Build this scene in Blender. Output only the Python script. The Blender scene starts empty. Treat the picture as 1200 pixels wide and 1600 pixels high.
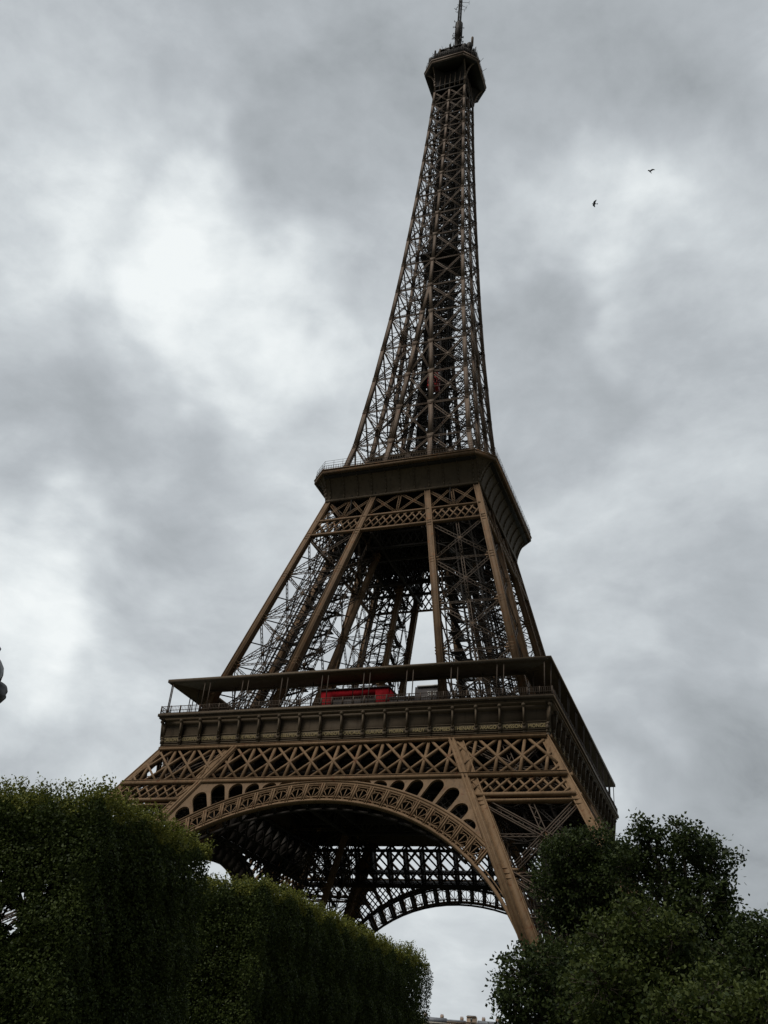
import bpy, math, random
import numpy as np
from mathutils import Vector, Matrix
R_ = math.radians
random.seed(7); RNG = np.random.default_rng(11)
scene = bpy.context.scene
COL = scene.collection

# ------------------------------------------------------------------ camera
cam_d = bpy.data.cameras.new("camera"); cam = bpy.data.objects.new("camera", cam_d); COL.objects.link(cam)
cr = Vector((0.93838808, 0.3360583, 0.08057689)); cu = Vector((0.11208612, -0.51652459, 0.84890462)); cf = Vector((-0.32690139, 0.78757042, 0.52236799))
m = Matrix(((cr.x, cu.x, -cf.x, 62.0852), (cr.y, cu.y, -cf.y, -174.5035), (cr.z, cu.z, -cf.z, 2.2143), (0, 0, 0, 1)))
cam.matrix_world = m
cam_d.sensor_fit = 'VERTICAL'; cam_d.sensor_height = 24.0; cam_d.sensor_width = 18.0
cam_d.lens = 24.0 * 1491.39 / 1600.0
cam_d.clip_start = 0.1; cam_d.clip_end = 6000
scene.camera = cam
scene.render.resolution_x = 768; scene.render.resolution_y = 1024
scene.view_settings.view_transform = 'Standard'; scene.view_settings.look = 'None'
scene.view_settings.gamma = 1.0; scene.view_settings.exposure = 0.0

# ------------------------------------------------------------------ light
SUN_EL, SUN_AZ = R_(57), R_(214)      # azimuth measured from +Y clockwise: the sun stands behind the camera, veiled by cloud
sd = Vector((math.sin(SUN_AZ) * math.cos(SUN_EL), math.cos(SUN_AZ) * math.cos(SUN_EL), math.sin(SUN_EL)))
sun_d = bpy.data.lights.new("sun", 'SUN'); sun = bpy.data.objects.new("sun", sun_d); COL.objects.link(sun)
sun_d.energy = 1.95; sun_d.angle = R_(25); sun_d.color = (1.0, 0.95, 0.88)
sun.rotation_euler = sd.to_track_quat('Z', 'Y').to_euler()

class NT:
    """tiny node-tree helper"""
    def __init__(s, tree): s.t = tree; s.n = tree.nodes; s.l = tree.links
    def new(s, typ, **kw):
        n = s.n.new(typ)
        for k, v in kw.items(): setattr(n, k, v)
        return n
    def link(s, a, b): s.l.new(a, b)
    def put(s, sock, v):
        if hasattr(v, 'links') or isinstance(v, bpy.types.NodeSocket): s.l.new(v, sock)
        else: sock.default_value = v
    def math(s, op, a, b=None, c=None, clamp=False):
        n = s.n.new('ShaderNodeMath'); n.operation = op; n.use_clamp = clamp
        for i, v in enumerate((a, b, c)):
            if v is not None: s.put(n.inputs[i], v)
        return n.outputs[0]
    def vmath(s, op, a, b=None, out=0, scale=None):
        n = s.n.new('ShaderNodeVectorMath'); n.operation = op
        s.put(n.inputs[0], a)
        if b is not None: s.put(n.inputs[1], b)
        if scale is not None: s.put(n.inputs['Scale'], scale)
        return n.outputs[out]
    def noise(s, vec, scale, detail=5, rough=.5, dist=0.0, out='Fac'):
        n = s.n.new('ShaderNodeTexNoise'); s.put(n.inputs['Vector'], vec)
        n.inputs['Scale'].default_value = scale; n.inputs['Detail'].default_value = detail
        n.inputs['Roughness'].default_value = rough; n.inputs['Distortion'].default_value = dist
        return n.outputs[out]
    def ramp(s, fac, stops):
        n = s.n.new('ShaderNodeValToRGB'); e = n.color_ramp.elements
        while len(e) > 1: e.remove(e[-1])
        e[0].position = stops[0][0]; e[0].color = (*stops[0][1], 1)
        for p, c in stops[1:]:
            x = e.new(p); x.color = (*c, 1)
        s.put(n.inputs['Fac'], fac); return n.outputs['Color']
    def mix(s, fac, a, b, mode='MIX'):
        n = s.n.new('ShaderNodeMix'); n.data_type = 'RGBA'; n.blend_type = mode
        s.put(n.inputs[0], fac); s.put(n.inputs[6], a); s.put(n.inputs[7], b)
        return n.outputs[2]
    def maprange(s, v, a, b, c=0.0, d=1.0, smooth=True):
        n = s.n.new('ShaderNodeMapRange'); n.interpolation_type = 'SMOOTHSTEP' if smooth else 'LINEAR'
        s.put(n.inputs[0], v)
        for i, x in enumerate((a, b, c, d)): n.inputs[i + 1].default_value = x
        return n.outputs[0]

# overcast sky: a Nishita sky almost wholly hidden behind a broken cloud layer
world = bpy.data.worlds.new("World"); scene.world = world; world.use_nodes = True
w = NT(world.node_tree); w.n.clear()
wo = w.new('ShaderNodeOutputWorld'); bg = w.new('ShaderNodeBackground'); w.link(bg.outputs[0], wo.inputs[0])
sky = w.new('ShaderNodeTexSky', sky_type='NISHITA'); sky.sun_disc = False; sky.sun_elevation = SUN_EL; sky.sun_rotation = SUN_AZ
sky.altitude = 50; sky.air_density = 1.5; sky.dust_density = 4
tc = w.new('ShaderNodeTexCoord'); D = tc.outputs['Generated']
sep = w.new('ShaderNodeSeparateXYZ'); w.link(D, sep.inputs[0])
# the direction is carried onto a flat cloud sheet overhead
hz = w.math('MAXIMUM', w.math('ADD', sep.outputs[2], 0.42), 0.2)
sheet = w.vmath('SCALE', D, scale=w.math('DIVIDE', 1.0, hz))
warp = w.vmath('SCALE', w.vmath('SUBTRACT', w.noise(sheet, 1.6, 4, .55, out='Color'), (.5, .5, .5)), scale=0.42)
sheetw = w.vmath('ADD', sheet, warp)
n1 = w.noise(sheetw, 1.9, 8, .5)
flat = w.vmath('MULTIPLY', w.vmath('ADD', D, w.vmath('SCALE', warp, scale=0.35)), (1, 1, 1.7))      # cloud lumps, wider than tall
n2 = w.noise(w.vmath('ADD', flat, (7.3, 2.1, 4.4)), 5.5, 8, .56)
n3 = w.noise(w.vmath('ADD', flat, (1.3, 9.1, 2.4)), 14.0, 7, .6)
cl = w.math('ADD', w.math('MULTIPLY', w.math('SUBTRACT', n1, .5), 0.55), w.math('MULTIPLY', w.math('SUBTRACT', n2, .5), 0.46))
cl = w.math('ADD', cl, w.math('MULTIPLY', w.math('SUBTRACT', n3, .5), 0.42))
# large thin and thick places of the cloud layer, as directions in the sky
dw = w.vmath('NORMALIZE', w.vmath('ADD', D, w.vmath('SCALE', w.vmath('SUBTRACT', w.noise(D, 3.2, 4, .55, out='Color'), (.5, .5, .5)), scale=0.42)))
LOBES = [(-0.479, 0.541, 0.691, 0.162, 0.15), (-0.403, 0.614, 0.679, 0.123, 0.26), (-0.352, 0.668, 0.655, 0.08, 0.1), (-0.533, 0.411, 0.74, 0.16, 0.05), (-0.572, 0.461, 0.678, 0.115, 0.08), (-0.345, 0.461, 0.818, 0.163, -0.12), (-0.331, 0.551, 0.766, 0.094, -0.16), (-0.311, 0.618, 0.722, 0.061, -0.06), (-0.071, 0.519, 0.852, 0.262, -0.22), (-0.549, 0.635, 0.543, 0.166, -0.15), (-0.489, 0.715, 0.5, 0.107, -0.05), (-0.619, 0.557, 0.553, 0.109, -0.1), (-0.627, 0.655, 0.422, 0.128, 0.34), (-0.549, 0.716, 0.431, 0.096, 0.14), (-0.495, 0.748, 0.443, 0.08, 0.06), (-0.654, 0.692, 0.304, 0.125, -0.06), (-0.585, 0.757, 0.293, 0.136, 0.06), (-0.053, 0.698, 0.714, 0.102, 0.24), (-0.027, 0.64, 0.768, 0.091, 0.1), (-0.08, 0.568, 0.819, 0.073, 0.05), (-0.167, 0.771, 0.615, 0.125, -0.26), (-0.055, 0.758, 0.65, 0.138, -0.06), (0.028, 0.803, 0.595, 0.169, -0.06), (-0.113, 0.925, 0.363, 0.078, 0.13), (-0.038, 0.933, 0.359, 0.093, 0.06), (-0.036, 0.961, 0.273, 0.173, -0.3), (-0.17, 0.875, 0.454, 0.133, -0.08), (0.011, 0.886, 0.464, 0.102, -0.08), (-0.274, 0.954, 0.118, 0.131, 0.08), (-0.526, 0.336, 0.781, 0.122, -0.04), (0.049, 0.674, 0.737, 0.098, 0.06)]
tot = cl
for (dx, dy, dz, wid, amp) in LOBES:
    dt = w.vmath('DOT_PRODUCT', dw, (dx, dy, dz), out=1)
    g = w.maprange(dt, math.cos(wid), 1.0, 0.0, amp)
    tot = w.math('ADD', tot, g)
# added darkening of the unseen sky behind and right, to shade the tower
tot = w.math('ADD', tot, w.maprange(sep.outputs[1], 0.10, -0.45, 0.0, -0.80))
tot = w.math('ADD', tot, w.maprange(sep.outputs[2], 0.88, 0.985, 0.0, 0.75))   # brightest overhead, as every overcast sky
tot = w.math('ADD', tot, w.maprange(w.math('ADD', sep.outputs[0], w.math('MULTIPLY', sep.outputs[1], -.35)), 0.30, 0.75, 0.0, -0.85))
shade = w.math('ADD', tot, 0.605)
ccol = w.ramp(shade, [(0.0, (.15, .165, .18)), (0.11, (.262, .284, .304)), (0.25, (.358, .388, .411)), (0.48, (.468, .503, .533)), (0.7, (.615, .658, .685)), (0.88, (.79, .835, .85)), (1.0, (.90, .94, .945))])
ccol10 = w.mix(1.0, ccol, (10, 10, 10, 1), 'MULTIPLY')
final = w.mix(0.98, sky.outputs[0], ccol10)
w.link(final, bg.inputs['Color']); bg.inputs['Strength'].default_value = 0.1

# ------------------------------------------------------------------ materials
def mat(name, rough=.6, metal=0.0):
    m = bpy.data.materials.new(name); m.use_nodes = True
    t = NT(m.node_tree); b = m.node_tree.nodes['Principled BSDF']
    b.inputs['Roughness'].default_value = rough; b.inputs['Metallic'].default_value = metal
    return m, t, b
def iron(name, base, light, rust, amt=.5, rough=.55):
    m, t, b = mat(name, rough)
    g = t.new('ShaderNodeNewGeometry').outputs['Position']
    a = t.noise(g, .12, 5, .6); c = t.noise(g, .9, 6, .65); e = t.noise(g, 6.0, 4, .6)
    col = t.mix(t.maprange(t.math('ADD', t.math('MULTIPLY', a, .6), t.math('MULTIPLY', e, .4)), .35, .65), (*base, 1), (*light, 1))
    col = t.mix(t.math('MULTIPLY', t.maprange(c, .56, .70), amt), col, (*rust, 1))
    st = t.noise(t.vmath('MULTIPLY', g, (1.6, 1.6, .14)), 1.0, 5, .65)      # rain streaks and grime
    col = t.mix(t.math('MULTIPLY', t.maprange(st, .50, .66), .42), col, (base[0] * .42, base[1] * .42, base[2] * .44, 1))
    fa = t.noise(t.vmath('ADD', g, (31, 7, 3)), .33, 4, .6)                 # chalky faded paint
    col = t.mix(t.math('MULTIPLY', t.maprange(fa, .54, .68), .30), col, (light[0] * 1.35, light[1] * 1.35, light[2] * 1.4, 1))
    t.link(col, b.inputs['Base Color']); b.inputs['Specular IOR Level'].default_value = .16
    t.link(t.maprange(e, .3, .7, rough, rough + .25), b.inputs['Roughness'])
    bp = t.new('ShaderNodeBump'); bp.inputs['Strength'].default_value = .25; bp.inputs['Distance'].default_value = .03
    t.link(e, bp.inputs['Height']); t.link(bp.outputs[0], b.inputs['Normal'])
    return m
M_LOW = iron("tower_paint_lower", (.165, .104, .056), (.215, .138, .076), (.13, .05, .022), .8)
M_MID = iron("tower_paint_middle", (.158, .102, .060), (.20, .130, .075), (.23, .095, .035), .85)
M_UP = iron("tower_paint_upper", (.155, .115, .085), (.20, .148, .108), (.17, .070, .045), .7)
M_BR = iron("shade_toned_bracing", (.070, .053, .040), (.100, .075, .055), (.095, .040, .026), .6)  # tower paint darkened: shade within the lattice put into the colour
M_FR = iron("frieze_paint", (.100, .076, .051), (.128, .097, .065), (.08, .05, .03), .5)
M_DK = iron("dark_and_shaded_ironwork", (.028, .024, .021), (.042, .036, .030), (.04, .022, .016), .4)  # interior shade painted into the tower colour; also used on dark summit gear
M_BX = iron('shade_toned_shaft_bracing', (.105, .077, .056), (.14, .103, .074), (.13, .052, .033), .7)  # upper tower paint dimmed, with some lattice shade in the colour
M_BAND = iron("name_band_paint", (.12, .094, .060), (.15, .118, .076), (.10, .065, .04), .5)
M_GOLD, _t, _b = mat("gilt_letters", .4, .3); _b.inputs['Base Color'].default_value = (.42, .33, .16, 1)
M_GLASS, _t, _b = mat("window_glass", .08, 0); _b.inputs['Base Color'].default_value = (.10, .12, .13, 1); _b.inputs['Specular IOR Level'].default_value = .8
def plain(name, c, rough=.7, var=.25, sc=1.5):
    m, t, b = mat(name, rough)
    g = t.new('ShaderNodeTexCoord').outputs['Object']
    n = t.noise(g, sc, 5, .6)
    t.link(t.mix(t.maprange(n, .3, .7), tuple(x * (1 - var) for x in c) + (1,), tuple(min(1, x * (1 + var)) for x in c) + (1,)), b.inputs['Base Color'])
    return m
M_RED = plain("red_sheeting", (.19, .006, .010), .8, .3, .6)
M_RED.node_tree.nodes["Principled BSDF"].inputs["Specular IOR Level"].default_value = .05
M_REDC = plain("red_cabin_paint", (.45, .02, .015), .4, .15)
M_BLACK = plain("black_cast_iron", (.018, .018, .020), .45)
M_DARKWALL = plain("dark_cladding", (.035, .03, .03), .7)
M_WHITE = plain("reflected_light_white", (.7, .7, .7), .5, .1)  # white stands in for sky light reflected along the kiosk roof edge
M_STONE = plain("cut_stone", (.34, .31, .26), .85, .2, .4)
M_ZINC = plain("zinc_roof", (.15, .16, .18), .6, .2, .3)
M_BRICK = plain("pale_render", (.36, .27, .20), .85, .2, .3)
M_CLAY = plain("clay_pots", (.30, .13, .08), .8, .2)
M_BARK = plain("bark", (.075, .060, .042), .9, .4, 3)
M_SIGN, _t, _b = mat("pale_lettering", .6); _b.inputs['Base Color'].default_value = (.65, .65, .62, 1)
M_LAMPG, _t, _b = mat("lamp_glass", .12); _b.inputs['Base Color'].default_value = (.05, .055, .055, 1); _b.inputs['Specular IOR Level'].default_value = .7
M_BIRD = plain("dark_plumage", (.02, .02, .022), .7, .3, 8)

# ------------------------------------------------------------------ object helpers
def link(o, parent=None):
    COL.objects.link(o)
    if parent: o.parent = parent
    return o
def thing(name, label, cat, loc=(0, 0, 0), group=None, rz=0):
    o = bpy.data.objects.new(name, None); o.location = loc; o.rotation_euler.z = rz
    o['label'] = label; o['category'] = cat
    if group: o['group'] = group
    return link(o)
def mesh_from(name, V, F, material):
    """V (n,3) array, F (m,4) int array"""
    V = np.asarray(V, dtype=np.float32); F = np.asarray(F, dtype=np.int32)
    me = bpy.data.meshes.new(name); k = F.shape[1]
    me.vertices.add(len(V)); me.vertices.foreach_set('co', V.ravel())
    me.loops.add(F.size); me.loops.foreach_set('vertex_index', F.ravel())
    me.polygons.add(len(F)); me.polygons.foreach_set('loop_start', np.arange(0, F.size, k, dtype=np.int32))
    me.polygons.foreach_set('loop_total', np.full(len(F), k, dtype=np.int32))
    me.update(calc_edges=True)
    me.materials.append(material); return me
BOXF = np.array([(0, 1, 2, 3), (7, 6, 5, 4), (0, 4, 5, 1), (1, 5, 6, 2), (2, 6, 7, 3), (3, 7, 4, 0)])
V3 = lambda *a: np.array(a, float)
def nrm(v): return v / (np.linalg.norm(v) + 1e-12)
class Bars:
    def __init__(s): s.b = []; s.h = []; s.mi = []
    def bar(s, p, q, w, d=None, up=(0, 0, 1), off=0.0, mi=0):
        s.b.append((*p, *q, w, d if d else w, *up, off)); s.mi.append(mi); return s
    def box(s, lo, hi):
        lo = np.array(lo, float); hi = np.array(hi, float)
        c = (lo + hi) / 2
        s.bar((lo[0], c[1], c[2]), (hi[0], c[1], c[2]), hi[1] - lo[1], hi[2] - lo[2], (0, 0, 1)); return s
    def hexa(s, pts): s.h.append(np.array(pts, float)); return s
    def truss(s, p, q, W, D, n, rail=.12, pitch=None, both=True, zz=None):
        p = np.array(p, float); q = np.array(q, float); n = nrm(np.array(n, float))
        d = nrm(q - p); side = nrm(np.cross(d, n)); L = np.linalg.norm(q - p)
        n = np.cross(side, d)
        rows = (-D / 2, D / 2) if both and D else (0,)
        for r in rows:
            for k in (-1, 1): s.bar(p + side * k * W / 2 + n * r, q + side * k * W / 2 + n * r, rail, rail, n)
            N = max(2, int(round(L / (pitch or W)))); z = zz or rail * .6
            if r < 0: continue
            for i in range(N):
                a = p + d * L * i / N; b = p + d * L * (i + 1) / N
                sg = 1 if i % 2 == 0 else -1
                s.bar(a - side * sg * W / 2 + n * r, b + side * sg * W / 2 + n * r, z, z, n)
        return s
    def arrays(s):
        VV = []; FF = []; o = 0
        if s.b:
            A = np.array(s.b, float); P = A[:, 0:3]; Q = A[:, 3:6]; w_ = A[:, 6:7] / 2; d_ = A[:, 7:8] / 2; U = A[:, 8:11]
            rj = RNG.random((len(A), 2)) * 2 - 1
            d_ = d_ * (1 + .025 * rj[:, :1]); w_ = w_ * (1 + .02 * rj[:, 1:])
            X = Q - P; X /= np.linalg.norm(X, axis=1, keepdims=True) + 1e-9
            S = np.cross(X, U); bad = np.linalg.norm(S, axis=1) < 1e-4
            if bad.any(): S[bad] = np.cross(X[bad], np.array([1.0, .01, 0]))
            S /= np.linalg.norm(S, axis=1, keepdims=True); N = np.cross(S, X)
            o_ = A[:, 11:12] + .004 * rj[:, :1]
            P = P + N * o_; Q = Q + N * o_
            v = np.stack([P - S * w_ - N * d_, P + S * w_ - N * d_, P + S * w_ + N * d_, P - S * w_ + N * d_,
                          Q - S * w_ - N * d_, Q + S * w_ - N * d_, Q + S * w_ + N * d_, Q - S * w_ + N * d_], 1)
            VV.append(v.reshape(-1, 3)); FF.append((BOXF[None] + 8 * np.arange(len(A))[:, None, None]).reshape(-1, 4)); o += 8 * len(A)
        if s.h:
            H = np.array(s.h); VV.append(H.reshape(-1, 3)); FF.append((BOXF[None] + 8 * np.arange(len(H))[:, None, None]).reshape(-1, 4) + o)
        return np.concatenate(VV), np.concatenate(FF)
    def build(s, name, material, parent=None, second=None):
        V, F = s.arrays(); me = mesh_from(name, V, F, material)
        if second:
            me.materials.append(second); ix = np.zeros(len(F), dtype=np.int32); ix[:6 * len(s.mi)] = np.repeat(np.array(s.mi), 6)
            me.polygons.foreach_set('material_index', ix)
        return link(bpy.data.objects.new(name, me), parent)
def rotcopy(o, k, parent, sub=False):
    c = o.copy(); COL.objects.link(c); c.parent = parent
    c.rotation_euler.z = o.rotation_euler.z + k * math.pi / 2
    return c
def lathe(name, prof, material, parent=None, n=20, loc=(0, 0, 0)):
    V = []; F = []
    for (r, z) in prof:
        for i in range(n):
            a = 2 * math.pi * i / n; V.append((r * math.cos(a), r * math.sin(a), z))
    for j in range(len(prof) - 1):
        for i in range(n): F.append((j * n + i, j * n + (i + 1) % n, (j + 1) * n + (i + 1) % n, (j + 1) * n + i))
    o = link(bpy.data.objects.new(name, mesh_from(name, V, F, material)), parent); o.location = loc
    for p in o.data.polygons: p.use_smooth = True
    return o
def curve_solid(name, loops, thick, material, parent=None, xf=None):
    """flat outline with holes -> solid plate; loops are lists of (x, y)"""
    cu_ = bpy.data.curves.new(name, 'CURVE'); cu_.dimensions = '2D'; cu_.fill_mode = 'BOTH'; cu_.extrude = thick / 2
    for L in loops:
        sp = cu_.splines.new('POLY'); sp.points.add(len(L) - 1); sp.use_cyclic_u = True
        for i, (x, y) in enumerate(L): sp.points[i].co = (x, y, 0, 1)
    o = bpy.data.objects.new(name, cu_); COL.objects.link(o)
    bpy.context.view_layer.update()
    me = bpy.data.meshes.new_from_object(o.evaluated_get(bpy.context.evaluated_depsgraph_get()))
    COL.objects.unlink(o); bpy.data.objects.remove(o)
    me.name = name; me.materials.clear(); me.materials.append(material)
    if xf:
        for v in me.vertices: v.co = xf(v.co)
    return link(bpy.data.objects.new(name, me), parent)
def text_mesh(txt, size, xf, ext=.02):
    cu_ = bpy.data.curves.new('t', 'FONT'); cu_.body = txt; cu_.size = size; cu_.extrude = ext; cu_.align_x = 'CENTER'
    o = bpy.data.objects.new('t', cu_); COL.objects.link(o); bpy.context.view_layer.update()
    me = bpy.data.meshes.new_from_object(o.evaluated_get(bpy.context.evaluated_depsgraph_get()))
    COL.objects.unlink(o); bpy.data.objects.remove(o)
    V = [xf(v.co) for v in me.vertices]; F = [tuple(p.vertices) for p in me.polygons]
    bpy.data.meshes.remove(me); return V, F

# ------------------------------------------------------------------ ground
def struct(o, label=None): o['kind'] = 'structure'; return o
m, t, b = mat("park_ground", .95)
g = t.new('ShaderNodeNewGeometry').outputs['Position']
t.link(t.mix(t.maprange(t.noise(g, .02, 6, .6), .42, .58), (.025, .04, .012, 1), (.06, .055, .042, 1)), b.inputs['Base Color'])
me = mesh_from('ground', [(-3000, -3000, 0), (3000, -3000, 0), (3000, 3000, 0), (-3000, 3000, 0)], [(0, 1, 2, 3)], m)
struct(link(bpy.data.objects.new('ground', me)))
mp = plain("sandy_gravel", (.12, .105, .085), .95, .25, 2)
me = mesh_from('path', [(42.5, -420, .004), (56, -420, .004), (56, -95, .004), (42.5, -95, .004)], [(0, 1, 2, 3)], mp)
struct(link(bpy.data.objects.new('path', me)))

# ------------------------------------------------------------------ the tower
tower = thing('iron_lattice_tower', 'tall brown iron lattice tower on four arched legs with three galleries and a mast', 'tower')
# profile of the outer faces h(z) and of the inner edges of the four legs g(z)
HZ = [0, 50.75, 57.6, 111, 116, 122, 127.6, 138, 148.3, 158.6, 169.4, 179.3, 188, 199, 214.8, 233, 250, 270, 280]
HH = [61, 34.45, 30.45, 17.04, 15.9, 14.72, 13.75, 12.68, 11.6, 10.72, 9.78, 9.08, 8.5, 7.9, 7.05, 6.2, 5.5, 4.87, 4.7]
GZ = [0, 51.1, 57.6, 111, 122.5, 127.6, 138, 148.3, 158.6, 169.4, 179.3, 400]
GG = [44.6, 19.6, 15.5, 5.4, 4.75, 4.2, 3.4, 2.5, 1.65, .8, .0, .0]
h = lambda z: float(np.interp(z, HZ, HH)); gi = lambda z: float(np.interp(z, GZ, GG))
def pilpt(z, a, b):
    """corner of the leg that stands in the front right quadrant (x>0, y<0); a,b pick outer 'h' or inner 'g' edge"""
    return V3(h(z) if a == 'h' else gi(z), -(h(z) if b == 'h' else gi(z)), z)

def chord(B, pts, w, up, lip=True, plates=None, pw=None):
    """a box girder running through pts with flange strips and joint plates"""
    for p, q in zip(pts[:-1], pts[1:]):
        B.bar(p, q, w, w, up)
        if lip:
            d = nrm(q - p); s_ = nrm(np.cross(d, np.array(up, float))); n_ = np.cross(s_, d)
            for a in (-1, 1):
                for c in (-1, 1):
                    o1 = s_ * a * w * .5 + n_ * c * w * .5
                    B.bar(p + o1, q + o1, w * .17, w * .17, up)

def leg_section(name, levels, w, inset, mats, parent, Wt, Dt, rail, pitch, colm=True, track=True, lowest=0):
    """one leg between two floors: four corner posts, laced bracing on all four faces, diaphragms, lift track"""
    z0, z1 = levels[0], levels[-1]
    leg = bpy.data.objects.new(name, None); link(leg, parent)
    cs = [('h', 'h'), ('g', 'h'), ('g', 'g'), ('h', 'g')]
    def C(z, i):
        p = pilpt(z, *cs[i])
        sx = -1 if cs[i][0] == 'h' else 1; sy = 1 if cs[i][1] == 'h' else -1
        return p + V3(sx * w / 2, sy * w / 2, 0)
    nz = 5
    for i in range(4):
        B = Bars(); zs = np.linspace(z0, z1, nz + 1)
        pts = [C(z, i) for z in zs]
        chord(B, pts[::nz], w * (.82 if i == 2 else 1), (0, -1, 0))
        for lv in levels[:-1]:
            for k in (-1, 0, 1):
                z = lv + k * w * .62
                if z < z0 + .3: continue
                c = C(z, i)
                B.bar(c - V3(w * .6, 0, 0), c + V3(w * .6, 0, 0), w * 1.2, .14 * w)
        B.build('corner_post', mats[0], leg)
    B = Bars()
    for f in range(4):
        i, j = f, (f + 1) % 4
        for a, b_ in zip(levels[:-1], levels[1:]):
            A0, A1, B0, B1 = C(a, i), C(b_, i), C(a, j), C(b_, j)
            n = nrm(np.cross(B0 - A0, A1 - A0))
            two = Wt > .72
            B.truss(A0, B1, Wt, Dt, n, rail, pitch, both=two); B.truss(B0, A1, Wt, Dt, n, rail, pitch, both=two)
            t_ = np.linalg.norm(B0 - A0) / (np.linalg.norm(B0 - A0) + np.linalg.norm(B1 - A1))
            X = A0 + (B1 - A0) * t_
            B.truss(A1, B1, Wt * .6, 0, n, rail * .8, pitch, both=False)
            L_, R__ = A0 + (A1 - A0) * t_, B0 + (B1 - B0) * t_
            if two: B.truss(L_, R__, Wt * .55, 0, n, rail * .8, pitch, both=False)
            if colm: B.truss((A0 + B0) / 2, (A1 + B1) / 2, Wt * .8, 0, n, rail, pitch, both=False)
            out_ = nrm(n) * .12
            B.bar(X - V3(0, 0, Wt * .62) + out_, X + V3(0, 0, Wt * .62) + out_, Wt * 1.3, .2, n, mi=1)
            Mc = (A1 + B1) / 2; B.bar(Mc - V3(0, 0, Wt * .5) + out_, Mc + V3(0, 0, Wt * .5) + out_, Wt * .95, .2, n, mi=1)
            for q_, o in ((A1, B1), (B1, A1)):
                d_ = nrm(o - q_)
                for k in (-1, 0, 1): B.bar(q_ + V3(0, 0, k * w * .5), q_ + V3(0, 0, k * w * .5) + d_ * w * (1.3 - .25 * abs(k)), w * .3, .2, n, mi=1)
    B.build('face_bracing', mats[1], leg, mats[0])
    B = Bars()
    for a, b_ in zip(levels[:-1], levels[1:]):
        for k in range(2):
            z = a + (b_ - a) * (k + 1) / 2
            c = [C(z, i) for i in range(4)]
            B.bar(c[0], c[2], .14, .2); B.bar(c[1], c[3], .14, .2)
            mids = [(c[i] + c[(i + 1) % 4]) / 2 for i in range(4)]
            for i in range(4): B.bar(mids[i], mids[(i + 1) % 4], .13, .18)
        # space diagonals
        c0 = [C(a, i) for i in range(4)]; c1 = [C(b_, i) for i in range(4)]
        for i in range(4): B.truss((c0[i] + c0[(i + 1) % 4]) / 2, (c1[(i + 1) % 4] + c1[(i + 2) % 4]) / 2, .4, 0, (0, 1, 0), rail * .8, both=False)
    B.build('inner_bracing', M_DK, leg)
    if track:
        B = Bars(); N = int((z1 - z0) / 1.8)
        def T(z, u, v_): return np.array([np.interp(.5 + u / 15, [0, 1], [gi(z), h(z)]), -np.interp(.5 + v_ / 15, [0, 1], [gi(z), h(z)]), z])
        for (u, v_) in ((-2.2, -2.2), (2.2, -2.2), (2.2, 2.2), (-2.2, 2.2)):
            B.bar(T(z0, u, v_), T(z1, u, v_), .26, .34)
        for k in range(N):
            z = z0 + (z1 - z0) * k / N
            B.bar(T(z, -2.2, -2.2), T(z, 2.2, -2.2), .14); B.bar(T(z, -2.2, 2.2), T(z, 2.2, 2.2), .14)
            if k % 2 == 0:
                B.bar(T(z, -2.2, -2.2), T(z + 1.1, -2.2, 2.2), .12); B.bar(T(z, 2.2, -2.2), T(z + 1.1, 2.2, 2.2), .12)
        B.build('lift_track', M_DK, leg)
        B = Bars(); z = z0; k = 0
        while z < z1 - 2.4:       # zigzag stair flights
            s = 1 if k % 2 else -1
            p, q = T(z, -4.6, -4.2 * s), T(z + 2.2, -4.6, 4.2 * s)
            B.bar(p, q, .8, .1); B.bar(p + V3(0, 0, 1), q + V3(0, 0, 1), .06, .06)
            B.bar(q + V3(-.8, 0, 0), q + V3(1.4, 0, 0), 1.0, .12)
            z += 2.2; k += 1
        B.build('staircase', M_DK, leg)
    return leg
def rot_tree(o, k, parent):
    c = o.copy(); COL.objects.link(c); c.parent = parent; c.rotation_euler.z = o.rotation_euler.z + k * math.pi / 2
    for ch in list(o.children):
        d = ch.copy(); COL.objects.link(d); d.parent = c
        for g2 in list(ch.children):
            e = g2.copy(); COL.objects.link(e); e.parent = d
    return c
# masonry piers
piers = []
for (a, b_) in (('h', 'h'), ('g', 'h'), ('g', 'g'), ('h', 'g')):
    p = pilpt(0, a, b_); sx = -1 if a == 'h' else 1; sy = 1 if b_ == 'h' else -1
    c = p + V3(sx * .8, sy * .8, 0); B = Bars()
    B.box(c - V3(3.2, 3.2, 0), c + V3(3.2, 3.2, 2.4)); B.box(c + V3(-2.5, -2.5, 2.4), c + V3(2.5, 2.5, 3.4))
    piers.append(B.build('masonry_pier', M_STONE, tower))
low = leg_section('lower_leg', [3.0, 17.4, 28.7, 39.9, 51.0], 1.15, 0, (M_LOW, M_BR), tower, .85, .55, .14, 1.0)
mid = leg_section('upper_leg', [57.2, 69.6, 80.4, 91.3, 101.3, 111.0], 1.08, 0, (M_MID, M_BR), tower, .62, .4, .125, .9)
for k in (1, 2, 3):
    for o in piers: rotcopy(o, k, tower)
    rot_tree(low, k, tower); rot_tree(mid, k, tower)

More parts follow.
